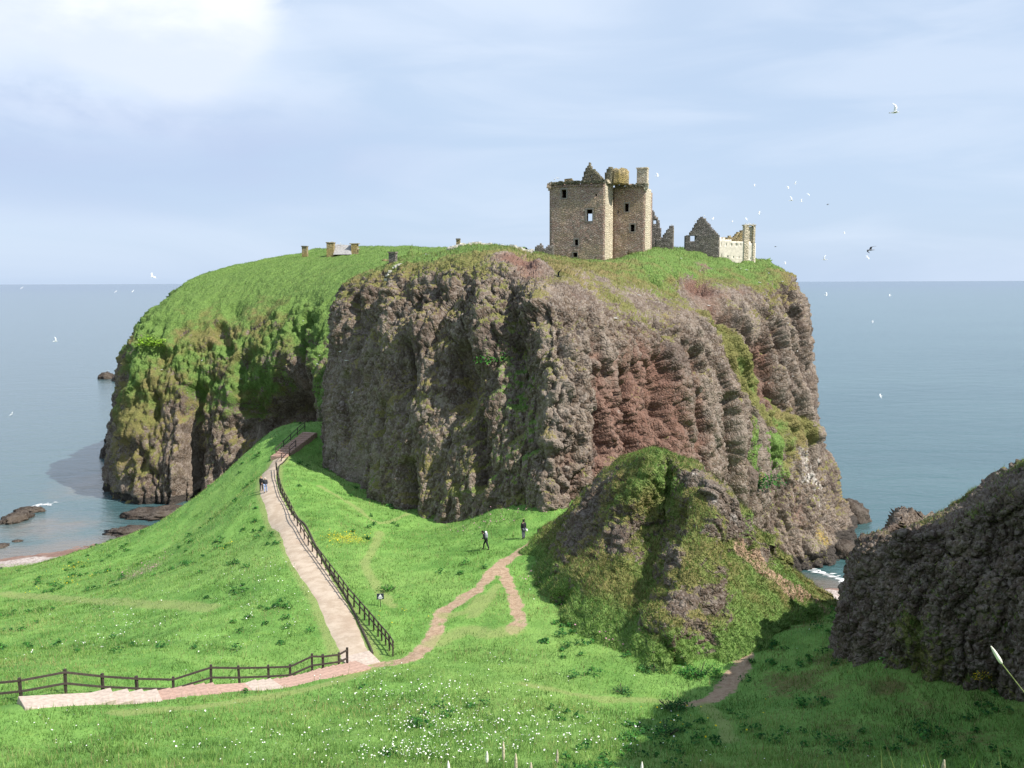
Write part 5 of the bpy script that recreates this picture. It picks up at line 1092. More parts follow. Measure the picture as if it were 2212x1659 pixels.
sea_rock(36, 1122, 0, 1.7, 2.8, 1.0, 'flat dark reef awash with white foam off the left beach', 3, .75)
sea_rock(66, 1104, 0, 2.2, 1.2, .7, 'low foam-washed reef just beyond the flat reef off the left beach', 4, .75)
sea_rock(38, 1169, 0, .85, .6, .3, 'tiny dark rock awash between the flat reef and the left beach', 5)
sea_rock(0, 1180, 0, 1.2, 1.4, .4, 'dark rock cut by the left edge near the beach', 6)
sea_rock(245, 952, 0, 1.6, 3.0, 3.0, 'dark boulder in the water at the left cliff corner, the farther one', 7)
sea_rock(242, 985, 0, 2.2, 3.0, 3.2, 'dark boulder in the water at the left cliff corner, the nearer one', 8)
sea_rock(345, 1112, 0, 5.2, 3.2, 1.0, 'broad brown rock shelf at the foot of the left cliff', 9, .8)
sea_rock(285, 1150, 0, 3.4, 2.0, .8, 'low weedy rocks between the cliff shelf and the beach', 10, .8)
sea_rock(1835, 1118, 0, 3.0, 4.0, 3.0, 'dark rock at the seaward tip of the right headland foot', 11)
sea_rock(1822, 1196, 0, 2.6, 3.0, 2.0, 'dark rock at the near corner of the right headland foot', 12)
# foam: broken white strips on the water
def foam(name, pts, wd, n, seed):
    rr = np.random.default_rng(seed); A_ = np.array([(lambda r: (r*(CAM_Z/-r[2]))[:2])(ray([u], [v])[0]) for u, v in pts]); V, F = [], []
    for i in range(n):
        c = catmull(A_, np.array([rr.random()*(len(A_)-1)]))[0]+rr.normal(size=2)*wd*np.array([.4, .8]); L = wd*(.2+rr.random()*.8); wdd = wd*(.06+.16*rr.random()); k = 9; b0 = len(V)
        for j in range(k):
            a = 2*np.pi*j/k; rad = .6+.6*rr.random(); V.append([c[0]+math.cos(a)*L*rad, c[1]+math.sin(a)*wdd*rad, .03+.0007*i])
        F += [[b0, b0+j, b0+j+1, b0+j+1] for j in range(1, k-1)]
    V = np.array(V); F = np.array([f[:3] for f in F])
    tagp(mesh_np(name, V, F, M_FOAM), kind='stuff')
M_FOAM = simple('white_foam', (0.78, 0.79, 0.80), scale=2.0, var=.1)
foam('sea_foam', [(30, 1125), (55, 1108), (80, 1092), (110, 1090)], .8, 80, 2)
foam('sea_foam', [(285, 1155), (305, 1140), (320, 1136)], .55, 12, 3)
foam('sea_foam', [(1738, 1226), (1765, 1234), (1800, 1246), (1830, 1256)], .7, 90, 4)
foam('sea_foam', [(236, 800), (255, 828), (262, 838), (275, 845)], .9, 14, 5)

# ------------------------------------------------------------------ people
def skin_mesh(name, verts, edges, radii, mat, parent, root=0, sub=1):
    me = bpy.data.meshes.new(name); me.from_pydata([tuple(v) for v in verts], edges, []); o = bpy.data.objects.new(name, me); COL.objects.link(o)
    o.modifiers.new('skin', 'SKIN'); sm = o.modifiers.new('sub', 'SUBSURF'); sm.levels = sub; sm.render_levels = sub
    for i, r in enumerate(radii): me.skin_vertices[0].data[i].radius = (r, r) if not isinstance(r, tuple) else r
    me.skin_vertices[0].data[root].use_root = True
    dg = bpy.context.evaluated_depsgraph_get(); ev = o.evaluated_get(dg); m2 = bpy.data.meshes.new_from_object(ev)
    bpy.data.objects.remove(o); m2.name = name; m2.materials.clear(); m2.materials.append(mat)
    for p in m2.polygons: p.use_smooth = True
    o = bpy.data.objects.new(name, m2); COL.objects.link(o); o.parent = parent
    return o
M_SKIN = simple('skin', (0.52, 0.33, 0.25), rough=.6, var=.06)
def person(loc, rz, label, jacket, trousers, hair, lean=0.0, stride=0.15, arms=0.0, height=1.75, cap=None):
    s = height/1.75; root = empty('person', tuple(loc), rz); tagp(root, label, 'person')
    L_ = lambda z: lean*max(0, z-.95)       # forward lean of the trunk (+Y is forward)
    def J(x, y, z): return Vector((x*s, (y+L_(z))*s, z*s))
    N = {}; N['pel'] = J(0, 0, .95); N['wst'] = J(0, 0, 1.12); N['che'] = J(0, 0, 1.36); N['nek'] = J(0, 0, 1.50); N['chin'] = J(0, .02, 1.565); N['hed'] = J(0, .015, 1.65); N['crn'] = J(0, 0, 1.745)
    for sd, sg in (('l', -1), ('r', 1)):
        st = stride*sg
        N['hip'+sd] = J(.10*sg, 0, .90); N['kne'+sd] = J(.105*sg, st*.65+.03, .50); N['ank'+sd] = J(.105*sg, st-.02, .09); N['toe'+sd] = J(.115*sg, st+.15, .03)
        N['sho'+sd] = J(.18*sg, 0, 1.44); N['elb'+sd] = J(.235*sg, -st*.4+.03*arms, 1.17); N['wri'+sd] = J(.22*sg, -st*.6+.22*arms+.04, .95+.16*arms); N['plm'+sd] = J(.215*sg, -st*.6+.28*arms+.05, .885+.18*arms)
    names = list(N); ix = {n: i for i, n in enumerate(names)}; V = [N[n] for n in names]; rad = {'pel': .135, 'wst': .115, 'che': .135, 'nek': .055, 'chin': .062, 'hed': .088, 'crn': .06}
    for sd in 'lr': rad.update({'hip'+sd: .088, 'kne'+sd: .06, 'ank'+sd: .042, 'toe'+sd: .035, 'sho'+sd: .062, 'elb'+sd: .045, 'wri'+sd: .030, 'plm'+sd: .036})
    E = [('pel', 'wst'), ('wst', 'che'), ('che', 'nek'), ('nek', 'chin'), ('chin', 'hed'), ('hed', 'crn')]
    for sd in 'lr': E += [('pel', 'hip'+sd), ('hip'+sd, 'kne'+sd), ('kne'+sd, 'ank'+sd), ('ank'+sd, 'toe'+sd), ('che', 'sho'+sd), ('sho'+sd, 'elb'+sd), ('elb'+sd, 'wri'+sd), ('wri'+sd, 'plm'+sd)]
    Ei = [(ix[a], ix[b]) for a, b in E]; R = [rad[n]*s for n in names]
    for sd, sg in (('l', -1), ('r', 1)):                                        # five separate curled fingers on each palm
        pc = N['plm'+sd]
        for fi, (dx, ln) in enumerate([(-.030, .06), (-.010, .075), (.010, .072), (.028, .055)]):
            b = len(V); V += [pc+Vector((.01*sg, dx, -.045))*s, pc+Vector((0, dx+.01, -.045-ln*.6))*s, pc+Vector((-.02*sg, dx+.02, -.045-ln))*s]; R += [.010*s, .009*s, .007*s]; Ei += [(ix['plm'+sd], b), (b, b+1), (b+1, b+2)]
        b = len(V); V += [pc+Vector((-.02*sg, .04, -.01))*s, pc+Vector((-.03*sg, .055, -.05))*s]; R += [.011*s, .009*s]; Ei += [(ix['plm'+sd], b), (b, b+1)]
    b = len(V); V.append(N['hed']+Vector((0, .105, -.025))*s); R.append(.013*s); Ei.append((ix['hed'], b))           # nose
    for sg in (-1, 1): b = len(V); V.append(N['hed']+Vector((.090*sg, -.005, -.02))*s); R.append(.016*s); Ei.append((ix['hed'], b))   # ears
    body = skin_mesh('body', V, Ei, R, M_SKIN, root, ix['pel'])
    def cloth(name, keys, edges, radd, mat, rt_):
        id_ = {k: i for i, k in enumerate(keys)}
        return skin_mesh(name, [N[k] for k in keys], [(id_[a], id_[b]) for a, b in edges], [radd[k]*s for k in keys], mat, root, id_[rt_])
    N['hem'] = J(0, 0, .86); N['col'] = J(0, 0, 1.50)
    for sd, sg in (('l', -1), ('r', 1)): N['cuf'+sd] = N['wri'+sd]*.9+N['elb'+sd]*.1
    cloth('jacket', ['hem', 'wst', 'che', 'col', 'shol', 'elbl', 'cufl', 'shor', 'elbr', 'cufr'], [('hem', 'wst'), ('wst', 'che'), ('che', 'col'), ('che', 'shol'), ('shol', 'elbl'), ('elbl', 'cufl'), ('che', 'shor'), ('shor', 'elbr'), ('elbr', 'cufr')],
          {'hem': .185, 'wst': .165, 'che': .180, 'col': .075, 'shol': .085, 'elbl': .066, 'cufl': .050, 'shor': .085, 'elbr': .066, 'cufr': .050}, jacket, 'wst')
    cloth('trousers', ['pel', 'hipl', 'knel', 'ankl', 'hipr', 'kner', 'ankr'], [('pel', 'hipl'), ('hipl', 'knel'), ('knel', 'ankl'), ('pel', 'hipr'), ('hipr', 'kner'), ('kner', 'ankr')],
          {'pel': .155, 'hipl': .110, 'knel': .082, 'ankl': .072, 'hipr': .110, 'kner': .082, 'ankr': .072}, trousers, 'pel')
    for sd in 'lr': skin_mesh('shoe', [N['ank'+sd]-Vector((0, .05*s, .03*s)), N['ank'+sd]+Vector((0, .04*s, -.035*s)), N['toe'+sd]+Vector((0, .02*s, .015*s))], [(0, 1), (1, 2)], [.052*s, .056*s, .042*s], M_SHOE, root, 1)
    skin_mesh('hair' if cap is None else 'sun_hat', [N['hed']+Vector((0, -.03, .02))*s, N['crn']+Vector((0, -.01, .0))*s, N['hed']+Vector((0, -.07, -.05))*s], [(0, 1), (0, 2)], [.098*s, .074*s, .06*s], hair, root, 0)
    return root, N, s
M_SHOE = simple('dark_shoe', (0.02, 0.02, 0.022)); M_BLACK = simple('black_cloth', (0.018, 0.019, 0.022), var=.3); M_NAVY = simple('dark_trousers', (0.025, 0.025, 0.034), var=.3); M_JEAN = simple('pale_blue_jeans', (0.30, 0.38, 0.60), var=.2)
M_GREY = simple('dark_grey_fleece', (0.045, 0.046, 0.055), var=.3); M_HAIRD = simple('dark_hair', (0.018, 0.014, 0.011)); M_HAIRB = simple('fair_hair', (0.42, 0.30, 0.18)); M_HAT = simple('pale_hat', (0.72, 0.66, 0.58), var=.1); M_GJEAN = simple('grey_trousers', (0.10, 0.11, 0.14), var=.2)
M_WBAG = simple('white_bag', (0.80, 0.80, 0.80), var=.05); M_PACK = simple('grey_backpack', (0.28, 0.30, 0.34), var=.25)
pa = hit(565, 1061, 85, 115); pb2 = hit(574, 1065, 85, 115)
for q in (pa, pb2): q[2] = hz_(q[0], q[1])[0]+.05
person(pa, R_(165), 'person in black clothes with fair hair, left of a couple on the gravel path', M_BLACK, M_NAVY, M_HAIRB, 0, .12, .3, 1.66)
person(pb2, R_(185), 'person in dark jacket, pale blue jeans and pale hat on the gravel path', M_GREY, M_JEAN, M_HAT, 0, .14, 0, 1.74, cap=1)
pc = hit(1050, 1188); pc[2] += .03
hk, N, s = person(pc, R_(95), 'person in dark clothes bending forward uphill with a backpack', M_BLACK, M_NAVY, M_HAIRD, .45, .24, .8, 1.72)
def held(name, mat, label, cat, root, ctr, size, extra=None, mat2=None):
    e = empty(name, tuple(Vector(root.location)+Matrix.Rotation(root.rotation_euler.z, 3, 'Z') @ ctr), root.rotation_euler.z); tagp(e, label, cat)
    bm = bmesh.new(); bmesh.ops.create_cube(bm, size=1); bmesh.ops.subdivide_edges(bm, edges=bm.edges[:], cuts=2, use_grid_fill=True)
    for v_ in bm.verts:
        n_ = v_.co.normalized()*.62; v_.co = v_.co.lerp(n_, .55); v_.co = Vector((v_.co.x*size[0], v_.co.y*size[1], v_.co.z*size[2]))
    bm_obj('bag_body', bm, mat, e, True)
    return e
bp = held('backpack', M_PACK, 'grey and white backpack carried by the hiker bending forward', 'backpack', hk, Vector((0, -.02, 1.30)), (.36, .28, .50))
bm = bmesh.new(); bmesh.ops.create_icosphere(bm, subdivisions=3, radius=1)
for v_ in bm.verts: v_.co = Vector((v_.co.x*.17, v_.co.y*.10, v_.co.z*.10))
o = bm_obj('bedroll', bm, M_WBAG, bp, True); o.location = (0, .03, .30)
bm = bmesh.new()
for sg in (-1, 1): add_bar(bm, (sg*.10, .14, .20), (sg*.11, .27, .02), .04, .02); add_bar(bm, (sg*.11, .27, .02), (sg*.10, .14, -.18), .04, .02)
bm_obj('strap', bm, M_NAVY, bp)
pd = hit(1131, 1165); pd[2] += .03
sd_, N, s = person(pd, R_(35), 'person standing upright in black jacket and grey trousers by the earth trail', M_BLACK, M_GJEAN, M_HAIRD, .02, .04, .0, 1.80)
e = held('shoulder_bag', M_WBAG, 'small white bag hanging at the hip of the standing person', 'bag', sd_, Vector((.27, -.06, .80)), (.16, .26, .24))
bm = bmesh.new(); add_bar(bm, (0, .08, .10), (-.12, .06, .72), .025, .015); add_bar(bm, (0, -.08, .10), (-.12, .06, .72), .025, .015); bm_obj('strap', bm, M_NAVY, e)

# ------------------------------------------------------------------ sign
q = hit(822, 1311); sg = empty('information_sign', tuple(q), R_(8)); tagp(sg, 'small dark notice board with a white triangle on a thin post in the grass', 'sign')
M_SIGN = simple('dark_blue_board', (0.03, 0.035, 0.06), rough=.5, var=.1); M_WHITE = simple('white_paint', (0.8, 0.8, 0.8), var=.03)
bm = bmesh.new(); add_box(bm, Vector((0, 0, .25)), Vector((.05, .05, 1.0))); bm_obj('post', bm, M_TIMBER, sg)
bm = bmesh.new(); add_box(bm, Vector((0, -.03, .80)), Vector((.52, .03, .44))); brd = bm_obj('board', bm, M_SIGN, sg)
bm = bmesh.new(); a_ = [bm.verts.new((x_, -.049, z_)) for x_, z_ in ((-.14, .78), (.14, .78), (0, .98))]; b_v = [bm.verts.new((v_.co.x, -.044, v_.co.z)) for v_ in a_]
bm.faces.new(a_); bm.faces.new(b_v[::-1]); [bm.faces.new([a_[i], a_[(i+1) % 3], b_v[(i+1) % 3], b_v[i]]) for i in range(3)]
add_box(bm, Vector((0, -.047, .71)), Vector((.34, .006, .05))); add_box(bm, Vector((0, -.047, .64)), Vector((.26, .006, .03))); bm_obj('emblem', bm, M_WHITE, brd)

# ------------------------------------------------------------------ bushes that stand out
def bush(name, u, v, r, h, n, ls, label, cols, cat='bush', rock=False, d=None):
    c = (P(u, v, d) if d else (on_rock(u, v) if rock else hit(u, v)))
    e = empty(name, tuple(c)); tagp(e, label, cat)
    pts = [(np.array([random.gauss(0, r*.4), random.gauss(0, r*.3), -.05]), r*random.uniform(.45, .7), h*random.uniform(.6, 1.0), n//5, ls) for _ in range(5)]
    o = leaf_clumps('foliage', pts, M_LEAF, cols, False, e)
    bm = bmesh.new()
    for _ in range(9):
        a = random.random()*6.28; add_bar(bm, (0, 0, -.1), (math.cos(a)*r*.6, math.sin(a)*r*.5, h*random.uniform(.4, .8)), .02, .02)
    bm_obj('stems', bm, M_TIMBER, e)
bush('leafy_bush', 1510, 1462, 1.35, 1.1, 620, .13, 'large bright leafy bush left of the red earth trail at the knoll foot', MIDG+DARKG[:2])
bush('leafy_bush', 1455, 1535, 1.3, .8, 520, .12, 'dark leafy bush at the edge of the big shadow beside the thin trail', DARKG)
bush('leafy_bush', 1440, 1590, 1.0, .75, 420, .11, 'dark bush below the shadow edge with white umbels beside it', DARKG)
bush('leafy_bush', 1415, 1450, .8, .5, 240, .11, 'small dark bush in the grass left of the large bright bush', DARKG)
bush('leafy_bush', 1345, 1497, .9, .5, 240, .11, 'low bush in the dip above the thin pale trail', DARKG)
bush('leafy_bush', 840, 1277, .9, .55, 220, .14, 'yellow-green docks just behind the little notice board', MIDG)
bush('leafy_bush', 1720, 1340, .9, .6, 260, .11, 'green bush under the eroded bank near the rock wall', MIDG)
bush('leafy_bush', 1640, 1050, 3.6, 3.2, 700, .42, 'dark green ivy thicket on the cliff slope right of the knoll', DARKG+MIDG[:1], rock=True)
bush('leafy_bush', 1075, 780, 2.2, 1.2, 260, .30, 'bright green plant patch on a ledge in the dark cliff face', MIDG, rock=True)
bush('leafy_bush', 330, 745, 4.2, 3.0, 500, .55, 'lime green patch of leaves on the upper left cliff', [(0.17, 0.30, 0.03), (0.22, 0.36, 0.05)], rock=True)
yb = hit(2125, 1450) if False else P(2125, 1462, 39.6)
bush('flowering_gorse', 2125, 1462, .5, .55, 160, .07, 'yellow flowering plant against the foot of the near rock wall', [(0.55, 0.40, 0.02), (0.5, 0.36, 0.02), (0.05, .13, .03)], 'plant', d=39.3)

# ------------------------------------------------------------------ birds
M_GULL = bpy.data.materials.new('white_feathers'); M_GULL.use_nodes = True
t = NT(M_GULL.node_tree); t.n.clear(); o_ = t.new('ShaderNodeOutputMaterial'); d_ = t.new('ShaderNodeBsdfDiffuse'); r_ = t.new('ShaderNodeBsdfTranslucent'); x_ = t.new('ShaderNodeMixShader'); x_.inputs[0].default_value = .5
t.put(d_, 'Color', (.88, .88, .87)); t.put(r_, 'Color', (.88, .88, .87)); t.l.new(d_.outputs[0], x_.inputs[1]); t.l.new(r_.outputs[0], x_.inputs[2]); t.l.new(x_.outputs[0], o_.inputs[0]); 
M_GWING = simple('grey_feathers', (0.24, 0.24, 0.25), var=.1); M_PALEW = simple('pale_wing_feathers', (0.74, 0.75, 0.77), var=.05); M_DARKB = simple('black_feathers', (0.02, 0.02, 0.024), var=.2); M_BEAK = simple('yellow_beak', (0.6, 0.4, 0.05), var=.1)
def bird_mesh(name, up_ang, mats, perched=False, sweep=0.12):
    bm = bmesh.new(); prof = [(-.30, .008), (-.24, .035), (-.12, .062), (.0, .075), (.11, .062), (.17, .042), (.21, .046), (.25, .036), (.28, .012), (.33, .004)]
    rings = []
    for y_, r in prof:
        rings.append([bm.verts.new((r*math.cos(k*math.pi/4), y_, r*.9*math.sin(k*math.pi/4)+(.02 if y_ > .18 else 0))) for k in range(8)])
    for i_, (a, b) in enumerate(zip(rings, rings[1:])):
        for k in range(8): f = bm.faces.new([a[k], a[(k+1) % 8], b[(k+1) % 8], b[k]]); f.material_index = 2 if i_ >= 8 else 0
    bm.faces.new(rings[0]); bm.faces.new(rings[-1])
    tl = [(-.03, -.26), (.03, -.26), (.075, -.40), (-.075, -.40)]; t1 = [bm.verts.new((x_, y_, .012)) for x_, y_ in tl]; t2 = [bm.verts.new((x_, y_, -.004)) for x_, y_ in tl]
    bm.faces.new(t1); bm.faces.new(t2[::-1]); [bm.faces.new([t1[i], t1[(i+1) % 4], t2[(i+1) % 4], t2[i]]) for i in range(4)]
    for sgn in (-1, 1):
        if perched: secs = [(.05, .02, .10, -.16), (.062, .0, .04, -.24), (.035, -.01, -.12, -.34)]
        else:
            c1, s1 = math.cos(up_ang), math.sin(up_ang); c2_, s2_ = math.cos(up_ang-.55), math.sin(up_ang-.55)
            e1 = (.05+.30*c1, .03+.30*s1); e2 = (e1[0]+.34*c2_, e1[1]+.34*s2_); secs = [(.05, .03, .12, -.09), (*e1, .15, -.05), ((e1[0]+e2[0])/2, (e1[1]+e2[1])/2, .10-sweep*.3, -.07), (*e2, -.04-sweep, -.10-sweep)]
        rows = []
        for x_, z_, yf, yb_ in secs: rows.append([bm.verts.new((sgn*x_, yf, z_+.012)), bm.verts.new((sgn*x_, yb_, z_+.006)), bm.verts.new((sgn*x_, yb_, z_-.004)), bm.verts.new((sgn*x_, yf, z_-.008))])
        for j, (a, b) in enumerate(zip(rows, rows[1:])):
            for k in range(4):
                vs_ = [a[k], a[(k+1) % 4], b[(k+1) % 4], b[k]]; f = bm.faces.new(vs_ if sgn > 0 else vs_[::-1]); f.material_index = 1 if k == 0 else 0
        bm.faces.new(rows[-1]); bm.faces.new(rows[0])
    if perched:
        for sgn in (-1, 1): add_bar(bm, (sgn*.025, -.02, -.05), (sgn*.025, -.01, -.17), .01, .01, 2)
    me = bpy.data.meshes.new(name); bmesh.ops.recalc_face_normals(bm, faces=bm.faces); bm.to_mesh(me); bm.free()
    for m_ in mats: me.materials.append(m_)
    for p_ in me.polygons: p_.use_smooth = True
    return me
GM = [M_GULL, M_PALEW, M_BEAK]
G_UP = bird_mesh('gull', .55, GM); G_FLAT = bird_mesh('gull', .15, GM); G_V = bird_mesh('gull', 1.0, GM); G_SIT = bird_mesh('gull', 0, GM, True); G_GREY = bird_mesh('gull', .3, [M_GWING, M_DARKB, M_BEAK], False, .2); CROW = bird_mesh('crow', .9, [M_DARKB]*3, False, .05)
def bird(me, u, v, d, rz, label, roll=0.0, sc=1.0, name='gull', group='gulls in flight round the rock', pos=None, pitch=0.0):
    o = bpy.data.objects.new(name, me); COL.objects.link(o); q = P(u, v, d) if pos is None else pos
    o.location = q; o.rotation_euler = (pitch, roll, rz); o.scale = (sc*.85,)*3; tagp(o, label, 'bird', group); return o
FL = [(G_V, 1933, 243, 70, .3, 'large white gull with raised wings alone high in the right sky', .5, 1.25), (G_UP, 330, 598, 95, 2.6, 'white gull hovering just above the horizon at the far left', .1, 1.0), (G_V, 120, 737, 110, 1.2, 'bright white gull over the sea at the left edge', .4, .95),
      (G_GREY, 1880, 540, 78, .7, 'grey dark-winged gull gliding right of the headland with wings spread wide', -.5, 1.15), (G_FLAT, 1874, 556, 140, 1.5, 'white gull just below the gliding grey gull', .2, 1.0), (G_V, 1781, 561, 120, .5, 'white gull with raised wings low in the sky right of the pale building', .3, 1.05),
      (G_GREY, 1675, 533, 160, 1.4, 'dark bird just right of the pale building', 0, .8), (G_GREY, 1788, 442, 150, .8, 'small dark bird high right of the pale building chimney', -.3, .8), (G_UP, 1420, 380, 150, 1.0, 'white gull beside the keep chimney', .2, 1.2),
      (G_FLAT, 1630, 400, 170, .4, 'faint white gull above the twin chimney, leftmost of the small flock', .2, .9), (G_FLAT, 1702, 405, 170, .9, 'white gull in the small flock, lower of its upper pair', .3, 1.0), (G_UP, 1718, 397, 170, .2, 'topmost white gull of the small flock', -.2, 1.0), (G_V, 1709, 433, 160, 1.1, 'brightest white gull at the bottom left of the small flock', .2, 1.3), (G_UP, 1731, 435, 165, .5, 'white gull at the bottom right of the small flock', .2, 1.0), (G_FLAT, 1746, 420, 175, 1.9, 'faint white gull at the right of the small flock', .2, .9),
      (G_FLAT, 1640, 460, 170, .3, 'white gull gliding right above the twin chimney', -.4, 1.1), (G_FLAT, 1540, 472, 166, .4, 'white gull in the sky between the gable top and the twin chimney', .1, 1.1), (G_FLAT, 1612, 473, 165, 1.1, 'white gull about to land on the twin chimney', .1, 1.0), (G_FLAT, 1582, 478, 172, .3, 'faint gull below and right of the gliding gull by the gable', .1, .8),
      (G_FLAT, 1824, 503, 180, .6, 'tiny white gull between the dark bird and the grey gull', .1, .9), (G_UP, 1785, 637, 150, .4, 'white gull over the sea just under the right horizon', .3, 1.0), (G_FLAT, 1902, 855, 120, .8, 'white gull low over the right sea', .2, .8), (G_FLAT, 1696, 568, 170, .8, 'tiny white gull just above the right shoulder of the headland', .2, .9),
      (G_FLAT, 250, 630, 230, .3, 'tiny white gull over the left sea, left one of a pair', .1, 1.0), (G_FLAT, 287, 629, 230, .6, 'tiny white gull over the left sea, right one of a pair', .1, 1.1), (G_FLAT, 47, 622, 260, .3, 'faint gull near the left horizon at the picture edge', .1, 1.1), (G_UP, 25, 895, 130, .3, 'small white gull low over the water at the left edge', .3, .8), (G_FLAT, 1922, 638, 200, .3, 'speck of a gull far out under the right horizon', .1, 1.0), (G_FLAT, 1885, 695, 200, .3, 'speck of a gull over the right sea above the low one', .1, 1.0)]
for i_, (me, u, v, d, rz, lb, rl, sc) in enumerate(FL):
    if me is not G_GREY:
        rz = (1.57 if i_ % 2 else -1.57)+(rz-1.0)*.55; rl = (-1 if math.sin(rz) > 0 else 1)*(.55+.5*abs(rl))
    bird(me, u, v, d, rz, lb, rl, sc)
bird(CROW, 1206, 597, 80, 2.3, 'black crow with raised wings flying in front of the brown slope below the keep', .5, 1.15, 'crow', None)
def sit(u, v, label, group, rz=None, rock=True, pos=None, sc=1.15):
    p_ = on_rock(u, v) if pos is None else pos
    if p_ is None: return
    bird(G_SIT, u, v, 0, rz if rz is not None else random.uniform(0, 6.28), label, 0, sc, 'gull', group, np.array(p_)+np.array([0, -.12, .17]), .15)
for u, v, lb in [(690, 770, 'gull perched at the left edge of the dark front cliff, the higher one'), (686, 788, 'gull perched on the left cliff edge just above the shaded cleft'), (735, 762, 'gull perched on the dark cliff right of the cleft'), (748, 781, 'gull on the dark cliff just below another gull'), (762, 850, 'gull low on the dark cliff face'),
                 (655, 695, 'gull perched above the grassy gully of the left mass'), (520, 820, 'gull on a ledge of the left cliff, low in its middle'), (437, 780, 'gull sitting on the upper ledge of the left cliff'), (455, 960, 'gull on the dark rock above the green slope'), (350, 800, 'gull on the left cliff near its corner'), (405, 850, 'gull on the left cliff beside the olive grass'),
                 (1471, 560, 'gull sitting on the red earth scar right of the keep'), (1600, 582, 'gull on the grass edge below the pale building'), (1612, 585, 'gull beside another on the grass below the pale building'), (1660, 592, 'gull near the right end of the grassy rim'), (1640, 612, 'gull on the right slope under the rim'), (1690, 610, 'gull at the very edge of the right shoulder'), (1655, 640, 'gull on the rocks below the right rim'), (1700, 700, 'gull on the right cliff edge halfway up'), (1722, 760, 'gull on the right cliff by the dark notch'), (1660, 830, 'gull on the grass strip of the right cliff'), (1712, 815, 'white gull on the ledge of the right cliff edge'), (1530, 662, 'gull on the brown slope above the red recess'), (1380, 640, 'gull on the brown slope below the keep'), (1330, 690, 'gull above the red recess on the cliff')]:
    sit(u, v, lb, 'gulls perched on the cliffs')
def on_root(root, loc): return np.array(Vector(root.location)+Matrix.Rotation(root.rotation_euler.z, 3, 'Z') @ Vector(loc))
for root, loc, lb in [(b_, (5.6, .3, 4.75), 'gull on the twin chimney, leftmost of three'), (b_, (6.4, .3, 4.75), 'gull on the twin chimney, middle of three'), (b_, (7.1, .3, 4.75), 'gull on the twin chimney, rightmost of three'), (g_, (3.5, .3, 5.25), 'gull on the very top of the grey gable'), (g_, (1.9, .3, 4.25), 'gull on the left slope of the grey gable'), (r2_, (2.0, .3, 3.1), 'gull on the yellow-edged wall fragment'), (keep, (1.3, .3, 13.75), 'gull on the left end of the keep parapet'), (keep, (.7, .5, 13.6), 'gull at the left corner of the keep parapet'),
                      (ct, (1.4, -.3, 2.5), 'gull on the left chimney of the ruined cottage'), (ct, (3.2, .9, 2.1), 'gull on the slate roof of the ruined cottage'), (ct, (7.9, .0, .72), 'gull at the right end of the ruined cottage')]:
    sit(0, 0, lb, 'gulls perched on the ruins', None, False, on_root(root, loc))
for u, v, d, lb in [(1086, 536, 136, 'large white gull on the mound edge left of the red scar'), (922, 549, 134, 'gull in the dip of the skyline left of the mound')]:
    q = P(u, v, d); q[2] = drop(q[0], q[1]); sit(u, v, lb, 'gulls perched on the cliffs', .8, False, q, 1.6)

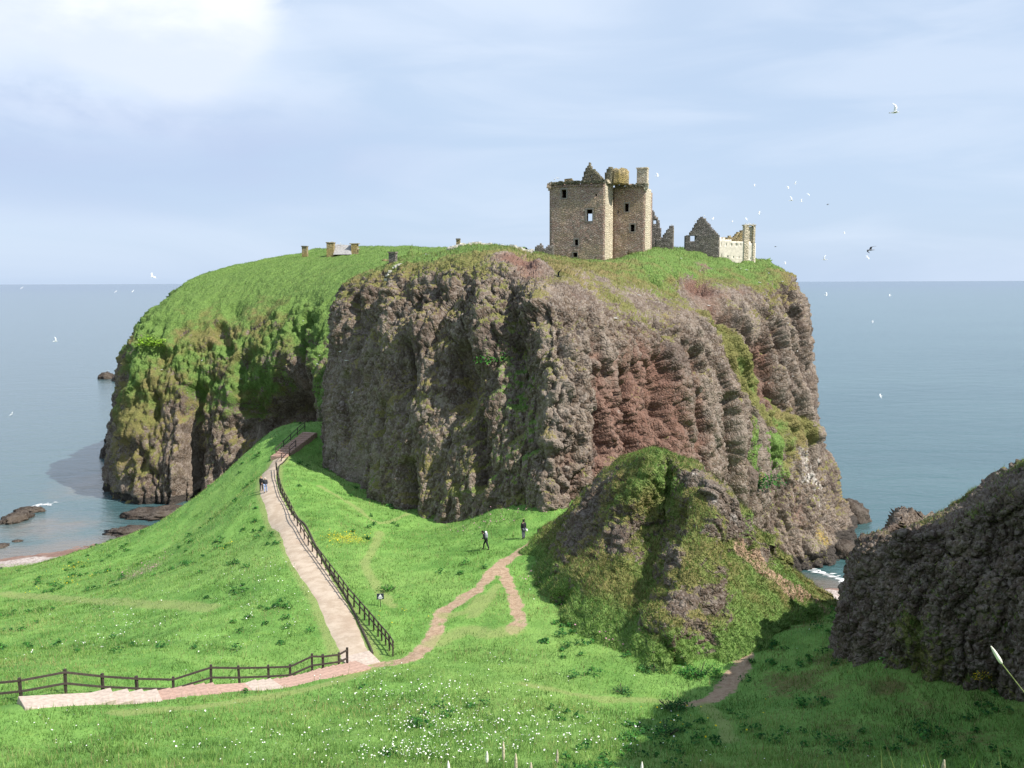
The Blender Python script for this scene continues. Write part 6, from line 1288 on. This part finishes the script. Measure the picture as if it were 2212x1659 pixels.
# ------------------------------------------------------------------ tall grass heads close to the camera
M_STEM = simple('dry_stem', (0.22, 0.26, 0.10), scale=40); M_HEAD = simple('grass_head', (0.42, 0.36, 0.26), scale=60, var=.3); M_HEADW = simple('pale_grass_head', (0.75, 0.72, 0.62), scale=60, var=.15)
def grass_head(u, v, d, ln, lean, label, mat=M_HEAD, wd=.006, uf=None):
    tip = P(u, v, d); e = empty('grass_stem', (tip[0]-lean*.55, tip[1], hz_(tip[0]-lean*.55, tip[1])[0])); tagp(e, label, 'grass stem', 'tall grass heads close to the camera')
    b = Vector(e.location); t = Vector(tip); k_ = t-(t-b).normalized()*ln
    pts = [b, b.lerp(k_, .5)+Vector((-lean*.05, 0, .02)), k_, t]
    cu = [Vector(p_)-b for p_ in pts]; skin_mesh('stem', cu[:3], [(0, 1), (1, 2)], [.0022, .0018, .0014], M_STEM, e)
    skin_mesh('seed_head', [cu[2], cu[2].lerp(cu[3], .25), cu[2].lerp(cu[3], .7), cu[3]], [(0, 1), (1, 2), (2, 3)], [wd*.5, wd, wd*.85, wd*.25], mat, e, 1)
for a in [(1052, 1622, 2.9, .045, .03, 'short pale grass head at the bottom edge, second tall one from the left', M_HEADW), (1087, 1600, 3.0, .075, -.03, 'tallest brown grass head at the bottom edge, tilted left'), (1114, 1627, 2.7, .06, -.02, 'upright pale grass head right of the tallest brown one'), (968, 1643, 2.6, .05, -.08, 'grass head leaning left, leftmost at the bottom edge', M_HEADW), (1147, 1646, 2.8, .04, .02, 'squat brown grass head just showing over the bottom edge'),
          (1204, 1618, 3.3, .06, .05, 'thin dry brown grass head leaning right at the bottom edge'), (1387, 1645, 2.9, .05, .06, 'slender pale grass head alone at the bottom edge near the shadow', M_HEADW), (2140, 1395, 2.3, .062, -1.9, 'long white grass head hanging in from the right edge', M_HEADW), (2040, 1640, 1.9, .06, .12, 'thick brown seed head leaning at the bottom right corner')]:
    grass_head(*a[:6], *(a[6:7]))
# long bent blades in the bottom right corner
VV, CC = [], []
for i in range(70):
    u = random.choice([random.uniform(1900, 2230), random.uniform(1300, 2230), random.uniform(1960, 2160)]); d = random.uniform(1.9, 3.2); tip = P(u, random.uniform(1622, 1690) if random.random() < .8 else random.uniform(1600, 1640), d); bx_ = tip[0]+random.uniform(-.12, .12); base = np.array([bx_, tip[1]+random.uniform(-.05, .05), hz_(bx_, tip[1])[0]]); wv_ = .006
    prev = None; n_ = 6; g = np.array(random.choice([(0.16, .32, .06), (.10, .24, .04), (.26, .30, .10)]))
    for k in range(n_):
        t = k/(n_-1); p_ = base+(tip-base)*np.array([t**2, t, 1-(1-t)**1.6]); w__ = wv_*(1-t)**.6
        cur = (p_-[w__/2, 0, 0], p_+[w__/2, 0, 0])
        if prev is not None: VV += [prev[0], prev[1], cur[1], cur[0]]; CC += [g]*4
        prev = cur
tagp(mesh_np('near_grass', np.array(VV), np.arange(len(VV)).reshape(-1, 4), M_BLADE, None, False, {'col': np.array(CC)}), kind='stuff')
